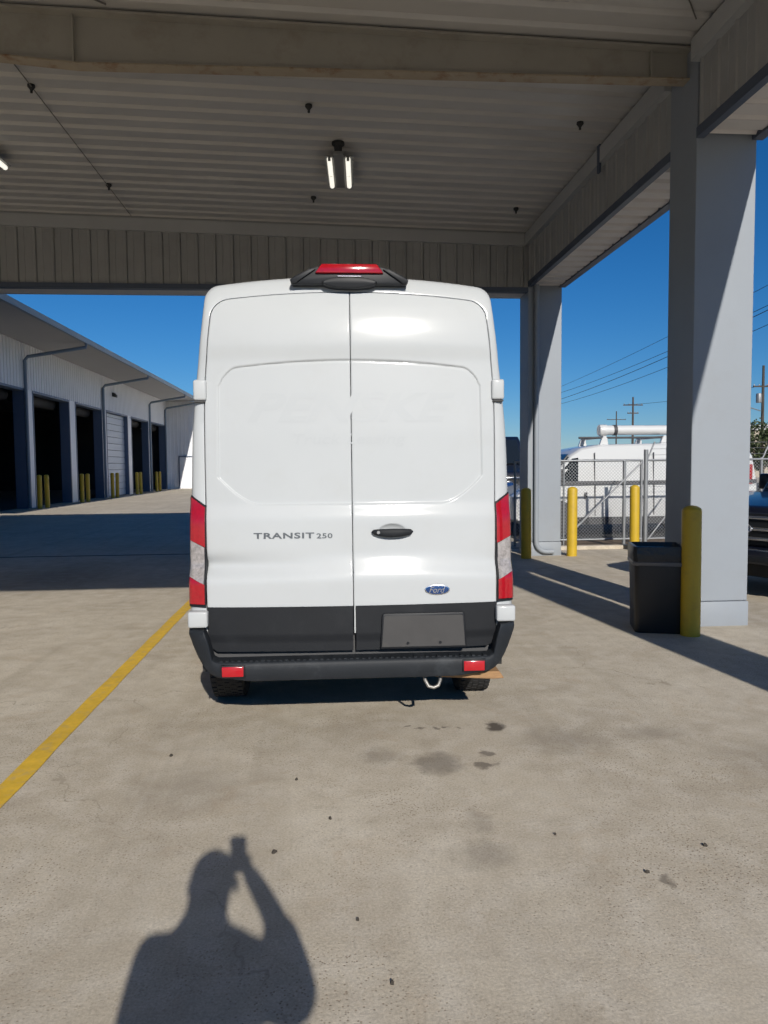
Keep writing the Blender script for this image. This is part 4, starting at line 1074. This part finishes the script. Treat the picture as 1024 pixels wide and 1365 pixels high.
sub_skin('shoe', [18, 19], 0.016, 'shoe'); sub_skin('shoe', [22, 23], 0.016, 'shoe')
hc = Vector((cx+0.02, by+0.015, 1.70))
hb = MB(); rings = []
for i in range(9):
    ph = i/8*math.pi*0.62; rr = []
    for k in range(20):
        a = 2*math.pi*k/20; q = Vector((0.092*math.sin(ph)*math.cos(a), 0.112*math.sin(ph)*math.sin(a)-0.01, 0.10*math.cos(ph)))
        if q.y > 0.05 and ph > 1.0: q.y = 0.05
        rr.append(hc+q)
    rings.append(rr)
hb.loft(rings).obj('hair', 'hair', per, 60)
for s in (-1, 1):
    MB().lathe([(0.004, -0.012), (0.026, -0.006), (0.028, 0.004), (0.006, 0.010)], 12, (hc.x+s*0.092, hc.y+0.01, 1.655), 'x').obj('ear', 'skin', per, 50)
    MB().lathe([(0.003, -0.01), (0.011, -0.006), (0.012, 0.0), (0.003, 0.010)], 12, (hc.x+s*0.032, hc.y+0.115, 1.665), 'y').obj('eye', 'service_white', per, 50)
MB().prism([(hc.y+0.10, 1.675), (hc.y+0.148, 1.635), (hc.y+0.10, 1.625)], hc.x-0.014, hc.x+0.014, 'x', 0.005, 2).obj('nose', 'skin', per, 50)
MB().cbox(hc.x-0.026, hc.x+0.026, hc.y+0.10, hc.y+0.122, 1.596, 1.608, 0.004).obj('mouth', 'hair', per, 50)
# fingers closed round the phone edges
for s, hx_ in ((-1, -0.022), (1, 0.040)):
    e = 0.036 if s > 0 else -0.030
    for k in range(4):
        z = 1.60-0.019*k + 0.01; l_ = (0.9, 1.0, 0.95, 0.8)[k]
        skin('finger', [(e+s*0.004, -0.05, z-0.012), (e+s*0.016, -0.034, z), (e+s*0.012, -0.014*l_-0.002, z+0.003), (e-s*0.012*l_, -0.0085, z+0.005)], [(0, 1), (1, 2), (2, 3)], [0.009, 0.0085, 0.008, 0.006], 'skin', per, 1)
    skin('thumb', [(e, -0.055, 1.575), (e+s*0.006, -0.045, 1.60), (e-s*0.012, -0.033, 1.625)], [(0, 1), (1, 2)], [0.011, 0.010, 0.008], 'skin', per, 1)
ph = tag(empty('phone', (0.002, -0.022, 1.55)), 'dark smartphone held up in front of the face, seen only by shadow', 'phone')
MB().cbox(-0.037, 0.037, -0.0045, 0.0045, 0, 0.160, 0.004, 2).obj('case', 'phone_black', ph, 40)
MB().box(-0.033, 0.033, -0.0052, -0.0042, 0.006, 0.154).obj('screen', 'glass_dark', ph)
MB().cbox(-0.030, -0.006, 0.004, 0.0065, 0.118, 0.152, 0.001, 1).obj('camera_bump', 'phone_black', ph)
